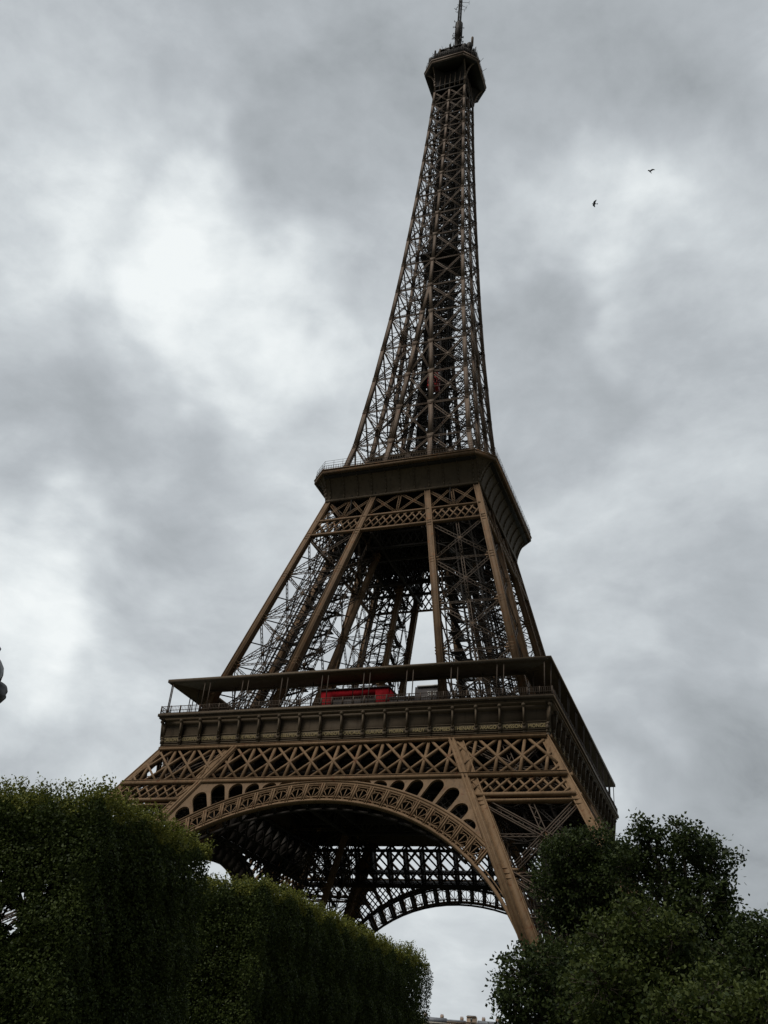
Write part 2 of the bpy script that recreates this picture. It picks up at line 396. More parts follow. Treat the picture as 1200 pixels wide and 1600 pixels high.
# ---- the faces under the first floor: lattice girder, spandrels, arch
AL = math.atan(.519)
def FP(x, z, off=0.0):   # a point on the leaning front face, off metres proud of it
    return V3(x, -h(z) - off * math.cos(AL), z + off * math.sin(AL))
FN = (0, -math.cos(AL), math.sin(AL))
PE = lambda z: 19.6 + .489 * (51 - z)                  # outer edge line of the inner post, x
def xbay(B, zb, zt, half_b, half_t, n, wd, dep, off=.25, vert=True):
    for i in range(n):
        def P(u, top):
            hf = half_t if top else half_b
            return FP(-hf + 2 * hf * u / n, zt if top else zb, off)
        B.bar(P(i, 0), P(i + 1, 1), wd, dep, FN); B.bar(P(i, 1), P(i + 1, 0), wd, dep, FN, .03)
        if vert: B.bar(P(i + .5, 0), P(i + .5, 1), wd * .9, dep, FN, -.03)
B = Bars()
def clipbar(B, x0, z0_, x1, z1_, lo, hi, wd, dep, off, jit=0.0):
    """bar on the leaning face between two height lines, cut where it leaves lo(z)..hi(z)"""
    ts = [t_ / 60 for t_ in range(61) if lo(z0_ + (z1_ - z0_) * t_ / 60) <= x0 + (x1 - x0) * t_ / 60 <= hi(z0_ + (z1_ - z0_) * t_ / 60)]
    if len(ts) < 6: return
    P = lambda t_: FP(x0 + (x1 - x0) * t_, z0_ + (z1_ - z0_) * t_, off)
    B.bar(P(ts[0]), P(ts[-1]), wd, dep, FN, jit)
BP = 3.84
lo_ = lambda z: -(h(z) - .8)
hi_ = lambda z: h(z) - .8
for k in range(-10, 11):
    x = BP * k
    clipbar(B, x - 3.45, 44.2, x + 3.45, 50.9, lo_, hi_, .36, .5, -.1); clipbar(B, x - 3.45, 50.9, x + 3.45, 44.2, lo_, hi_, .36, .5, -.1, .04)
    clipbar(B, x, 44.2, x, 50.9, lo_, hi_, .44, .55, -.1, -.04)
for z_, w_ in ((50.95, .5), (43.95, .62)):
    B.bar(FP(-h(z_) + .3, z_, .3), FP(h(z_) - .3, z_, .3), w_, .5, FN)
    B.bar(FP(-h(z_) + .3, z_ + w_ * .5, .62), FP(h(z_) - .3, z_ + w_ * .5, .62), .09, .1, FN)
gird = B.build('lattice_girder', M_LOW, tower)
bands = []
for sg in (-1, 1):     # narrow diamond lattice across each leg
    B = Bars()
    lo2 = (lambda z: PE(z) - .2) if sg > 0 else (lambda z: -(h(z) - .9))
    hi2 = (lambda z: h(z) - .9) if sg > 0 else (lambda z: -(PE(z) - .2))
    for k in range(10, 26):
        x = sg * k * 1.76
        for s in (1, -1): clipbar(B, x - s * 1.32, 40.9, x + s * 1.32, 43.7, lo2, hi2, .27, .4, -.05, .03 * s)
    B.bar(FP(sg * (PE(40.75) - .4), 40.75, 0), FP(sg * (h(40.75) - .5), 40.75, 0), .5, .6, FN)
    B.bar(FP(sg * (PE(40.2) - .4), 39.9, -.3), FP(sg * (h(40.2) - .5), 39.9, -.3), .3, .8, FN)
    bands.append(B.build('diamond_lattice_band', M_LOW, tower))
# double inner posts of the legs continue as the frame of the arch
for sg in (-1, 1):
    B = Bars()
    z0_, z1_ = 18, 51.0
    for dx, ww in ((-.85, .34), (-.28, .34)):
        B.bar(FP(sg * (PE(z0_) + dx), z0_, .34), FP(sg * (PE(z1_) + dx), z1_, .34), ww, .5, FN)
    B.bar(FP(sg * (PE(z0_) - .55), z0_, .25), FP(sg * (PE(z1_) - .55), z1_, .25), 1.1, .3, FN)
    bands.append(B.build('arch_post', M_LOW, tower))
# spandrel plate with radial round-headed openings
RO, CO, RI, CI = 41.0, 2.4, 38.4, 1.6
PL = lambda z: PE(z) - 1.05
def rimx(c, r, th): return (r * math.sin(th), c + r * math.cos(th))
th_end = .78
while True:
    x_, z_ = rimx(CO, RO, th_end)
    if x_ <= PL(z_): break
    th_end -= .002
for side_ in (-1, 1):
    ths = np.linspace(0.0, th_end, 40)
    out = [(0, 43.75), (PL(43.75), 43.75)] + [rimx(CO, RO - .15, t_) for t_ in ths[::-1]]
    holes = []
    for th, rt in zip((.161, .229, .298, .364, .433, .502, .570, .636), (41.9, 42.15, 42.9, 43.9, 45.1, 45.0, 43.6, 42.25)):
        if th > th_end - .02: continue
        hw = 1.16; rb = 41.38; cap = min(hw, rt - rb - .02); L = []
        for u, v_ in [(-hw, rb), (hw, rb)] + [(hw * math.cos(a), rt - cap + cap * math.sin(a)) for a in np.linspace(0, math.pi, 14)]:
            x_ = v_ * math.sin(th) + u * math.cos(th); z_ = CO + v_ * math.cos(th) - u * math.sin(th)
            L.append((x_, min(z_, 43.55)))
        holes.append(L)
    lp = [[(side_ * x, z) for x, z in L] for L in [out] + holes]
    sp_ = curve_solid('spandrel_panel', lp, .4, M_LOW, tower, xf=lambda c: Vector(FP(c.x, c.y, .03 + c.z)))
    for k in (1, 2, 3): rotcopy(sp_, k, tower)
# arch: two rims, radial posts and fan tracery
ti = .93
def arcpts(c, r, t0, t1, n): return [rimx(c, r, t_) for t_ in np.linspace(t0, t1, n)]
def limit(c, r):
    t_ = .3
    while rimx(c, r, t_)[0] < PL(rimx(c, r, t_)[1]) + .5 and t_ < 1.1: t_ += .003
    return t_
arch = bpy.data.objects.new('arch', None); link(arch, tower)
def rimbars(B, c, r, w_, dep, off, n=72):
    e = limit(c, r); pts = arcpts(c, r, -e, e, n)
    for (a, b_), (a2, b2) in zip(pts[:-1], pts[1:]): B.bar(FP(a, b_, off), FP(a2, b2, off), w_, dep, FN)
def ribbon(name, c, parts, n=96):
    """smooth curved strips; parts: (r0, r1, off_front, off_back)"""
    V = []; F = []
    for (r0, r1, of, ob) in parts:
        e = limit(c, r0); b0 = len(V)
        for t_ in np.linspace(-e, e, n):
            for (r, o_) in ((r0, of), (r1, of), (r1, ob), (r0, ob)): V.append(FP(*rimx(c, r, t_), o_))
        for j in range(n - 1):
            for i in range(4): F.append((b0 + j * 4 + i, b0 + j * 4 + (i + 1) % 4, b0 + (j + 1) * 4 + (i + 1) % 4, b0 + (j + 1) * 4 + i))
        F.append((b0, b0 + 1, b0 + 2, b0 + 3)); b1 = b0 + (n - 1) * 4; F.append((b1 + 3, b1 + 2, b1 + 1, b1))
    return link(bpy.data.objects.new(name, mesh_from(name, V, F, M_LOW)), arch)
ribbon('inner_rim', CI, [(RI + .04, RI + .40, .28, -.2), (RI, RI + .06, .42, -.35), (RI + .66, RI + .78, .30, .05)])
ribbon('outer_rim', CO, [(RO - .38, RO - .02, .3, -.2), (RO - .01, RO + .06, .5, -.4), (RO - .66, RO - .56, .30, .05)])
e = limit(CI, RI); N = int(e / .0688)
for i in range(-N, N + 1):
    th = i * .0688
    a, b_ = rimx(CI, RI + .3, th); a2, b2 = rimx(CO, RO - .3, th)
    if abs(a2) > PL(b2) + .3: continue
    B = Bars()
    s_ = nrm(FP(*rimx(CI, RI, th + .01)) - FP(*rimx(CI, RI, th)))
    for dx in (-.2, .2): B.bar(FP(a, b_, .18) + s_ * dx, FP(a2, b2, .18) + s_ * dx, .17, .4, FN)
    B.bar(FP(a, b_, 0), FP(a2, b2, 0), .34, .4, FN)
    B.build('radial_post', M_LOW, arch)
for i in range(-N - 1, N + 1):
    th = (i + .5) * .0688
    if abs(rimx(CO, RO, th)[0]) > PL(rimx(CO, RO, th)[1]) + .6: continue
    B = Bars()
    ri = RI + .45 + (CI - CO) * math.cos(th); ro = RO - .55
    def Q(u, v_):
        x_ = (ri + v_) * math.sin(th) + u * math.cos(th); z_ = CO + (ri + v_) * math.cos(th) - u * math.sin(th)
        return FP(x_, z_, .1)
    H_ = ro - ri
    for k in range(5):
        a = math.pi * (k + .5) / 5
        rr = H_ * .78
        B.bar(Q(0, .12), Q(max(-1.05, min(1.05, math.cos(a) * rr)), .12 + math.sin(a) * rr * .95), .10, .2, FN)
    prev = None
    for k in range(9):
        a = math.pi * k / 8; q = Q(math.cos(a) * 1.08, H_ * .42 + math.sin(a) * H_ * .42)
        if prev is not None: B.bar(prev, q, .10, .22, FN)
        prev = q
    for sg in (-1, 1):
        B.bar(Q(sg * 1.1, H_ * .62), Q(sg * .55, H_), .08, .2, FN); B.bar(Q(sg * 1.1, .5), Q(sg * .62, .05), .08, .2, FN)
        B.bar(Q(sg * .95, H_ * .95), Q(sg * .6, H_ * .72), .07, .2, FN)
    B.bar(Q(-.22, .12), Q(.22, .12), .2, .3, FN)
    B.build('fan_tracery', M_LOW, arch)
for k in (1, 2, 3):
    rotcopy(gird, k, tower); rot_tree(arch, k, tower)
    for o in bands: rotcopy(o, k, tower)
# a second, plainer lattice wall stands behind each face, from the arch up to the floor
B = Bars()
def loR(z):
    d = RO * RO - (z - CO) ** 2
    return math.sqrt(d) if d > 0 else 0
for sg in (-1, 1):
    for k in range(-30, 31):
        for s_ in (1, -1):
            x = k * 1.3
            if sg > 0: clipbar(B, x - s_ * 7, 30, x + s_ * 7, 44.2, loR, lambda z: PE(z) - 1.4, .22, .2, -3.2, .03 * s_)
            else: clipbar(B, x - s_ * 7, 30, x + s_ * 7, 44.2, lambda z: -(PE(z) - 1.4), lambda z: -loR(z), .22, .2, -3.2, .03 * s_)
for i in range(-14, 15):
    th = i * .0688; a, b_ = rimx(CI, RI + .2, th); a2, b2 = rimx(CO, RO + .6, th)
    if abs(a2) > PL(b2) + .3: continue
    B.bar(FP(a, b_, -1.0), FP(a2, b2, -1.0), .12, 1.7, FN)
for i in range(-14, 14):
    t0, t1 = i * .0688, (i + 1) * .0688
    if abs(rimx(CO, RO, t1 if i >= 0 else t0)[0]) > PL(rimx(CO, RO, t1)[1]) + .3: continue
    for (c_, r_) in ((CI, RI + .25), (CO, RO - .2)): B.bar(FP(*rimx(c_, r_, t0), -1.9), FP(*rimx(c_, r_, t1), -1.9), .35, .25, FN)
for k in range(-10, 11):
    x = BP * k
    clipbar(B, x - 3.45, 44.2, x + 3.45, 50.9, lo_, hi_, .28, .25, -3.0); clipbar(B, x - 3.45, 50.9, x + 3.45, 44.2, lo_, hi_, .28, .25, -3.0, .04)
    if abs(x) < 33:     # diaphragm plates tie the two walls together
        B.hexa([FP(x - .05, 44.3, -2.9), FP(x + .05, 44.3, -2.9), FP(x + .05, 44.3, -.45), FP(x - .05, 44.3, -.45), FP(x - .05, 50.7, -2.9), FP(x + .05, 50.7, -2.9), FP(x + .05, 50.7, -.45), FP(x - .05, 50.7, -.45)])
for z_, w_ in ((50.6, .6), (46.2, .35), (43.9, .9)): B.bar(FP(-h(z_) + 2.4, z_, -2.95), FP(h(z_) - 2.4, z_, -2.95), w_, .4, FN)
for z_ in (46.2, 44.1):
    B.hexa([FP(-30, z_, -2.8), FP(30, z_, -2.8), FP(30, z_, -.5), FP(-30, z_, -.5), FP(-30, z_ + .15, -2.8), FP(30, z_ + .15, -2.8), FP(30, z_ + .15, -.5), FP(-30, z_ + .15, -.5)])
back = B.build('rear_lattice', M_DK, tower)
for k in (1, 2, 3): rotcopy(back, k, tower)
# inner girders between the legs under the first floor
B = Bars()
for yo in (0,):
    for (za, zb_) in ((50.0, 55.0),):
        xa, xb = gi(za), gi(zb_)
        n = 10
        for i in range(n):
            P = lambda u, top: V3((-(xb if top else xa)) + 2 * (xb if top else xa) * u / n, -(xb if top else xa), zb_ if top else za)
            B.bar(P(i, 0), P(i + 1, 1), .5, .3, (0, -1, 0)); B.bar(P(i, 1), P(i + 1, 0), .5, .3, (0, -1, 0), .05); B.bar(P(i, 0), P(i, 1), .4, .3, (0, -1, 0), -.05)
        B.bar(P(0, 0), P(n, 0), .7, .6, (0, -1, 0)); B.bar(P(0, 1), P(n, 1), .7, .6, (0, -1, 0))
ig = B.build('inner_girder', M_DK, tower)
for k in (1, 2, 3): rotcopy(ig, k, tower)

# ---- first floor
floor1 = bpy.data.objects.new('first_floor', None); link(floor1, tower)
B = Bars()
VO = 13.0
for k in range(4):
    c, s = [(1, 0), (0, 1), (-1, 0), (0, -1)][k]
    def Rt(x, y, z): return V3(c * x - s * y, s * x + c * y, z)
    pts = [Rt(-34.2, -34.2, 56.4), Rt(34.2, -34.2, 56.4), Rt(VO, -VO, 56.4), Rt(-VO, -VO, 56.4)]
    B.hexa(pts + [p + V3(0, 0, .5) for p in pts])
    # slab edge moulding
    for (ya, yb, z0_, z1_) in ((34.75, 35.4, 56.85, 57.35), (34.3, 35.15, 56.5, 56.85)):
        pts = [Rt(-yb, -yb, z0_), Rt(yb, -yb, z0_), Rt(ya, -ya, z0_), Rt(-ya, -ya, z0_)]
        B.hexa(pts + [p + V3(0, 0, z1_ - z0_) for p in pts])
B.build('slab', M_FR, floor1)
B = Bars()
for k in range(2):
    for i in range(-11, 12):
        x = i * 3.05
        for (a, b_) in (((-33, 33),) if abs(x) > VO else ((-33, -VO), (VO, 33))):
            p, q = (V3(x, a, 55.2), V3(x, b_, 55.2)) if k == 0 else (V3(a, x, 55.0), V3(b_, x, 55.0))
            B.bar(p, q, .4, 1.9)
for sg in (-1, 1):
    B.bar(V3(-30, sg * 23, 53.4), V3(30, sg * 23, 53.4), .6, 4.4); B.bar(V3(sg * 23, -30, 53.4), V3(sg * 23, 30, 53.4), .6, 4.4)
    B.bar(V3(-30, sg * 28, 53.8), V3(30, sg * 28, 53.8), .5, 3.8); B.bar(V3(sg * 28, -30, 53.8), V3(sg * 28, 30, 53.8), .5, 3.8)
    B.bar(V3(-30, sg * 17.5, 53.4), V3(30, sg * 17.5, 53.4), .6, 4.2); B.bar(V3(sg * 17.5, -30, 53.4), V3(sg * 17.5, 30, 53.4), .6, 4.2)
B.build('floor_beam', M_DK, floor1)
# frieze wall, names, consoles
WALL = 34.05
fr = Bars()
fr.hexa([V3(-WALL, -WALL, 51.3), V3(WALL, -WALL, 51.3), V3(WALL - .3, -WALL + .3, 51.3), V3(-WALL + .3, -WALL + .3, 51.3),
         V3(-WALL, -WALL, 56.4), V3(WALL, -WALL, 56.4), V3(WALL - .3, -WALL + .3, 56.4), V3(-WALL + .3, -WALL + .3, 56.4)])
for z_, w_, o in ((51.35, .42, .42), (51.95, .16, .22), (52.35, .12, .14), (53.55, .14, .16)):
    fr.bar(V3(-WALL - o, -WALL - o / 2 + .02, z_), V3(WALL + o, -WALL - o / 2 + .02, z_), o, w_, (0, 0, 1))
prof = [(0, 55.5), (.35, 56.1), (.95, 56.5)]       # coved top of the wall
for (o1, z1_), (o2, z2_) in zip(prof[:-1], prof[1:]):
    a, b_ = WALL + o1, WALL + o2
    fr.hexa([V3(-a, -a, z1_), V3(a, -a, z1_), V3(a, -WALL + .05, z1_), V3(-a, -WALL + .05, z1_), V3(-b_, -b_, z2_), V3(b_, -b_, z2_), V3(b_, -WALL + .05, z2_), V3(-b_, -WALL + .05, z2_)])
frieze = fr.build('frieze_wall', M_FR, floor1)
nb = Bars(); nb.box((-WALL - .04, -WALL - .05, 52.42), (WALL + .04, -WALL + .1, 53.48)); nband = nb.build('name_band', M_BAND, floor1)
for k in (1, 2, 3): rotcopy(frieze, k, floor1); rotcopy(nband, k, floor1)
NAMES = [
 "CAUCHY,BELGRAND,REGNAULT,FRESNEL,DE PRONY,VICAT,EBELMEN,COULOMB,POINSOT,FOUCAULT,DELAUNAY,MORIN,HAUY,COMBES,THENARD,ARAGO,POISSON,MONGE",
 "PETIT,DAGUERRE,WURTZ,LE VERRIER,PERDONNET,DELAMBRE,MALUS,BREGUET,POLONCEAU,DUMAS,CLAPEYRON,BORDA,FOURIER,BICHAT,SAUVAGE,PELOUZE,CARNOT,LAME",
 "SEGUIN,LALANDE,TRESCA,PONCELET,BRESSE,LAGRANGE,BELANGER,CUVIER,LAPLACE,DULONG,CHASLES,LAVOISIER,AMPERE,CHEVREUL,FLACHAT,NAVIER,LEGENDRE,CHAPTAL",
 "JAMIN,GAY-LUSSAC,FIZEAU,SCHNEIDER,LE CHATELIER,BERTHIER,BARRAL,DE DION,GOUIN,JOUSSELIN,BROCA,BECQUEREL,CORIOLIS,CAIL,TRIGER,GIFFARD,PERRIER,STURM"]
PIT = 2 * 34.4 / 18
for k, row in enumerate(NAMES):
    for i, nm in enumerate(row.split(',')):
        cx = -34.4 + PIT * (i + .5)
        sc = min(1.0, 8.0 / max(len(nm), 1))
        V_, F_ = text_mesh(nm, .82, lambda c: (cx + c.x * sc * .92, -WALL - .07 - c.z, 52.62 + c.y))
        me = bpy.data.meshes.new('lettering'); me.from_pydata(V_, [], F_); me.materials.append(M_GOLD)
        o = link(bpy.data.objects.new('lettering', me), floor1); o.rotation_euler.z = k * math.pi / 2
cb = Bars()
cb.box(V3(-.22, -.34, 51.7), V3(.22, .0, 52.2)); cb.box(V3(-.27, -.5, 52.2), V3(.27, 0, 52.9)); cb.box(V3(-.2, -.62, 52.9), V3(.2, 0, 53.3))
cb.bar(V3(0, -.55, 53.2), V3(0, -.85, 55.9), .26, .26, (0, -1, 0)); cb.hexa([V3(-.1, -.5, 53.2), V3(.1, -.5, 53.2), V3(.1, 0, 53.2), V3(-.1, 0, 53.2), V3(-.1, -.8, 55.9), V3(.1, -.8, 55.9), V3(.1, 0, 55.9), V3(-.1, 0, 55.9)])
Vc, Fc = cb.arrays()
nv = len(Vc); n_ = 10; ball = []; bf = []
for j in range(7):
    ph = math.pi * j / 6
    for i in range(n_):
        a = 2 * math.pi * i / n_; ball.append((.36 * math.sin(ph) * math.cos(a), -.82 + .36 * math.sin(ph) * math.sin(a), 56.05 - .36 * math.cos(ph)))
for j in range(6):
    for i in range(n_): bf.append((nv + j * n_ + i, nv + j * n_ + (i + 1) % n_, nv + (j + 1) * n_ + (i + 1) % n_, nv + (j + 1) * n_ + i))
cme = mesh_from('console', np.concatenate([Vc, np.array(ball)]), np.concatenate([Fc, np.array(bf)]), M_FR)
for k in range(4):
    for i in range(1, 18):
        o = link(bpy.data.objects.new('console', cme), floor1); x = -34.4 + PIT * i
        c, s = [(1, 0), (0, 1), (-1, 0), (0, -1)][k]
        o.location = (c * x + s * WALL, s * x - c * WALL, 0); o.rotation_euler.z = k * math.pi / 2
    o = link(bpy.data.objects.new('console', cme), floor1); o.location = [(WALL, -WALL, 0), (WALL, WALL, 0), (-WALL, WALL, 0), (-WALL, -WALL, 0)][k]; o.rotation_euler.z = k * math.pi / 2 + math.pi / 4
# railing
B = Bars(); HR = 35.1
for z_ in (57.5, 58.0, 58.75): B.bar(V3(-HR, -HR, z_), V3(HR, -HR, z_), .08, .09)
n = 234
for i in range(n): x = -HR + 2 * HR * (i + .5) / n; B.bar(V3(x, -HR, 57.35), V3(x, -HR, 58.75), .045, .045, (0, -1, 0))
for i in range(37): x = -HR + 2 * HR * i / 36; B.bar(V3(x, -HR, 57.35), V3(x, -HR, 58.85), .16, .16, (0, -1, 0))
rl = B.build('railing', M_BR, floor1)
# canopy
B = Bars(); CA = 35.0; CI_ = 29.6
for (ya, yb, z0_, z1_) in ((CI_, CA - .15, 63.45, 63.75), (CA - .3, CA, 63.38, 63.95), (CI_, CI_ + .2, 63.2, 63.95)):
    B.hexa([V3(-yb, -yb, z0_), V3(yb, -yb, z0_), V3(ya, -ya, z0_), V3(-ya, -ya, z0_), V3(-yb, -yb, z1_), V3(yb, -yb, z1_), V3(ya, -ya, z1_), V3(-ya, -ya, z1_)])
cn = B.build('canopy', M_FR, floor1)
pme = Bars().bar(V3(0, 0, 57.3), V3(0, 0, 63.3), .14, .14, (0, -1, 0)).build('canopy_post', M_BR).data
COL.objects.unlink(bpy.data.objects['canopy_post']); bpy.data.objects.remove(bpy.data.objects['canopy_post'])
def put_post(k, x, y):
    c, s = [(1, 0), (0, 1), (-1, 0), (0, -1)][k]
    o = link(bpy.data.objects.new('canopy_post', pme), floor1); o.location = (c * x - s * y, s * x + c * y, 0)
for k in range(4):
    for i in range(10):
        x = -34.4 + i * 2 * PIT
        for dx in (-.55, .55):
            if abs(x + dx) < 34.6: put_post(k, x + dx, -34.7)
    if k in (0, 1, 3):
        for i in range(8 if k == 0 else 5): put_post(k, -34.4 + (i * 2 + 1) * PIT, -31.2)
for k in (1, 2, 3):
    for o in (rl, cn): rotcopy(o, k, floor1)

# ---- second floor
floor2 = bpy.data.objects.new('second_floor', None); link(floor2, tower)
def FQ(x, z, off=0.0): return V3(x, -h(z) - off, z)
BN = (0, -.97, .24)
B = Bars()
for off, ww in ((-.25, .3),):
    n = 22; za, zb_ = 105.1, 101.7
    A, Bq = h(za) - 1.2, h(zb_) - 1.2
    for i in range(-1, n + 1):
        for s in (1, -1):
            u0, u1 = (i, i + 1.5) if s == 1 else (i + 1.5, i)
            lo, hi = max(min(u0, u1), 0), min(max(u0, u1), n)
            def pt(u):
                tt = (u - u0) / (u1 - u0); z_ = zb_ + (za - zb_) * tt; hf = Bq + (A - Bq) * tt
                return FQ(-hf + 2 * hf * u / n, z_, off)
            if hi - lo > .05: B.bar(pt(lo), pt(hi), ww, .14, BN, .03 * s)
for z_, w_ in ((105.3, .42), (101.4, .42)):
    B.bar(FQ(-h(z_) + .5, z_, -.3), FQ(h(z_) - .5, z_, -.3), w_, .7, BN)
lb = B.build('diamond_lattice_band', M_MID, floor2)
B = Bars()
for off in (-.35,):
    za, zb_ = 110.9, 105.5
    for (f0, f1) in ((('h', -1), ('g', -1)), (('g', -1), ('m', 1)), (('m', 1), ('g', 1)), (('g', 1), ('h', 1))):
        def xv(f, z_): return {'h': h(z_) - .7, 'g': gi(z_) + .6, 'm': 0}[f[0]] * f[1]
        P = lambda f, z_: FQ(xv(f, z_), z_, off)
        if f0[0] != 'm' and f1[0] != 'm':
            mt, mb = (P(f0, za) + P(f1, za)) / 2, (P(f0, zb_) + P(f1, zb_)) / 2
            for a, b_, c, d in ((P(f0, za), mb, P(f0, zb_), mt), (mt, P(f1, zb_), mb, P(f1, za))):
                B.truss(a, b_, .45, 0, BN, .14, both=False); B.truss(c, d, .45, 0, BN, .14, both=False)
            B.truss(mt, mb, .5, 0, BN, .16, both=False)
        else:
            B.truss(P(f0, za), P(f1, zb_), .45, 0, BN, .14, both=False); B.truss(P(f0, zb_), P(f1, za), .45, 0, BN, .14, both=False)
    B.truss(FQ(0, za, off), FQ(0, zb_, off), .5, 0, BN, .16, both=False)
xb_ = B.build('cross_brace_band', M_MID, floor2)
# coved underside: square at the bottom, chamfered octagon at the top
CV = 20.35; CD = 16.95
def cove_ring(u):   # u 0..1 -> list of 8 plan points and z
    e_ = 1 - math.cos(u * math.pi / 2); z_ = 111.2 + 5.0 * math.sin(u * math.pi / 2)
    e_ = .35 * u + .65 * e_
    a = 17.05
    f = a + (CV - a) * e_; d = a + (CD - a) * e_
    return f, d, z_
US = np.linspace(0, 1, 9)
def loft(name, rings, q, material, parent):
    """rings: for each height a list of plan points; makes a smooth outer skin with an inner skin q metres behind"""
    V = []; F = []; m_ = len(rings[0])
    for r in rings:
        for p in r: V.append(p)
    for r in rings:
        for p in r: d = math.hypot(p[0], p[1]); V.append((p[0] * (d - q) / d, p[1] * (d - q) / d, p[2] + q * .5))
    o_ = len(rings) * m_
    for j in range(len(rings) - 1):
        for i in range(m_ - 1):
            a = j * m_ + i; F.append((a, a + 1, a + m_ + 1, a + m_)); F.append((o_ + a, o_ + a + m_, o_ + a + m_ + 1, o_ + a + 1))
    o = link(bpy.data.objects.new(name, mesh_from(name, V, F, material)), parent)
    return o
R2 = []
for u in US:
    f, d, z_ = cove_ring(u); R2.append([(-d, -f, z_), (0, -f, z_), (d, -f, z_), (f, -d, z_)])
cvw = loft('cove_panel', R2, .3, M_FR, floor2)
NR = 11; ribs2 = []
def riblist(f_):
    B = Bars()
    for u0, u1 in zip(US[:-1], US[1:]): p, q = f_(u0), f_(u1); B.bar(p, q + (q - p) * .03, .2, .36, (0, -1, 0))
    ribs2.append(B.build('cove_rib', M_FR, floor2))
for i in range(NR):
    x = -16.0 + 32.0 * i / (NR - 1)
    riblist(lambda u: V3(x, -cove_ring(u)[0] - .05, cove_ring(u)[2]))
riblist(lambda u: V3(cove_ring(u)[1], -cove_ring(u)[0], cove_ring(u)[2])); riblist(lambda u: V3(cove_ring(u)[0], -cove_ring(u)[1], cove_ring(u)[2]))
riblist(lambda u: V3((cove_ring(u)[0] + cove_ring(u)[1]) / 2, -(cove_ring(u)[0] + cove_ring(u)[1]) / 2, cove_ring(u)[2]))
def octring(B, c, d, z0_, z1_, q, ends=True):
    B.hexa([V3(-d, -c, z0_), V3(d, -c, z0_), V3(d - q * .4, -c + q, z0_), V3(-d + q * .4, -c + q, z0_), V3(-d, -c, z1_), V3(d, -c, z1_), V3(d - q * .4, -c + q, z1_), V3(-d + q * .4, -c + q, z1_)])
    B.hexa([V3(d, -c, z0_), V3(c, -d, z0_), V3(c - q, -d + q * .4, z0_), V3(d - q * .4, -c + q, z0_), V3(d, -c, z1_), V3(c, -d, z1_), V3(c - q, -d + q * .4, z1_), V3(d - q * .4, -c + q, z1_)])
B = Bars(); octring(B, CV + .15, CD + .1, 116.15, 116.95, .5); octring(B, CV + .3, CD + .15, 116.95, 117.15, .6)
fas = B.build('fascia', M_MID, floor2)
B = Bars(); B.bar(V3(-17.0, -17.1, 111.05), V3(17.0, -17.1, 111.05), .4, .5); sill2 = B.build('sill_beam', M_FR, floor2)
def octrail(B, c, d, z0_, hs, wt, n1, n2, hh_):
    for (p, q, n) in ((V3(-d, -c, 0), V3(d, -c, 0), n1), (V3(d, -c, 0), V3(c, -d, 0), n2)):
        for z_ in hs: B.bar(p + V3(0, 0, z0_ + z_), q + V3(0, 0, z0_ + z_), wt, wt)
        for i in range(n): c_ = p + (q - p) * i / n; B.bar(c_ + V3(0, 0, z0_), c_ + V3(0, 0, z0_ + hh_), wt, wt, (0, -1, 0))
B = Bars(); octrail(B, CV, CD, 117.1, (.5, 1.1), .07, 60, 8, 1.15); octrail(B, CV - .1, CD - .05, 117.1, (1.8, 2.4), .05, 16, 3, 2.4)
rl2 = B.build('railing', M_BR, floor2)
for k in (1, 2, 3):
    for o in (lb, xb_, cvw, fas, sill2, rl2, *ribs2): rotcopy(o, k, floor2)
B = Bars()
B.box((-19.8, -17, 115.6), (19.8, 17, 116.1)); B.box((-17, -19.8, 115.62), (17, -17.002, 116.08)); B.box((-17, 17.002, 115.62), (17, 19.8, 116.08))
B.build('slab', M_DK, floor2)
B = Bars()
for i in range(-6, 7):
    B.bar(V3(i * 2.7, -16.6, 113.6), V3(i * 2.7, 16.6, 113.6), .35, 3.4); B.bar(V3(-16.6, i * 2.7, 113.4), V3(16.6, i * 2.7, 113.4), .35, 3.2)
for sg in (-1, 1):
    for yo in (5.6, 11):
        for zz_ in (101.6, 105.2): B.bar(V3(-17.5, sg * yo, zz_), V3(17.5, sg * yo, zz_), .45, .5); B.bar(V3(sg * yo, -17.5, zz_), V3(sg * yo, 17.5, zz_), .45, .5)
        for i in range(22):
            a = -17.5 + 35 * i / 22; b_ = a + 35 / 22
            B.bar(V3(a, sg * yo, 101.8), V3(b_, sg * yo, 105), .3, .2, (0, 1, 0)); B.bar(V3(b_, sg * yo, 101.8), V3(a, sg * yo, 105), .3, .2, (0, 1, 0), .05)
            B.bar(V3(sg * yo, a, 101.8), V3(sg * yo, b_, 105), .3, .2, (1, 0, 0)); B.bar(V3(sg * yo, b_, 101.8), V3(sg * yo, a, 105), .3, .2, (1, 0, 0), .05)
        for i in range(9):
            a = -17 + 34 * i / 9; b_ = a + 34 / 9
            for (p, q) in (((a, 105.4), (b_, 111.8)), ((b_, 105.4), (a, 111.8)), ((a, 105.4), (a, 111.8))):
                B.bar(V3(p[0], sg * yo, p[1]), V3(q[0], sg * yo, q[1]), .4, .25, (0, 1, 0)); B.bar(V3(sg * yo, p[0], p[1]), V3(sg * yo, q[0], q[1]), .4, .25, (1, 0, 0))
B.build('floor_beam', M_DK, floor2)
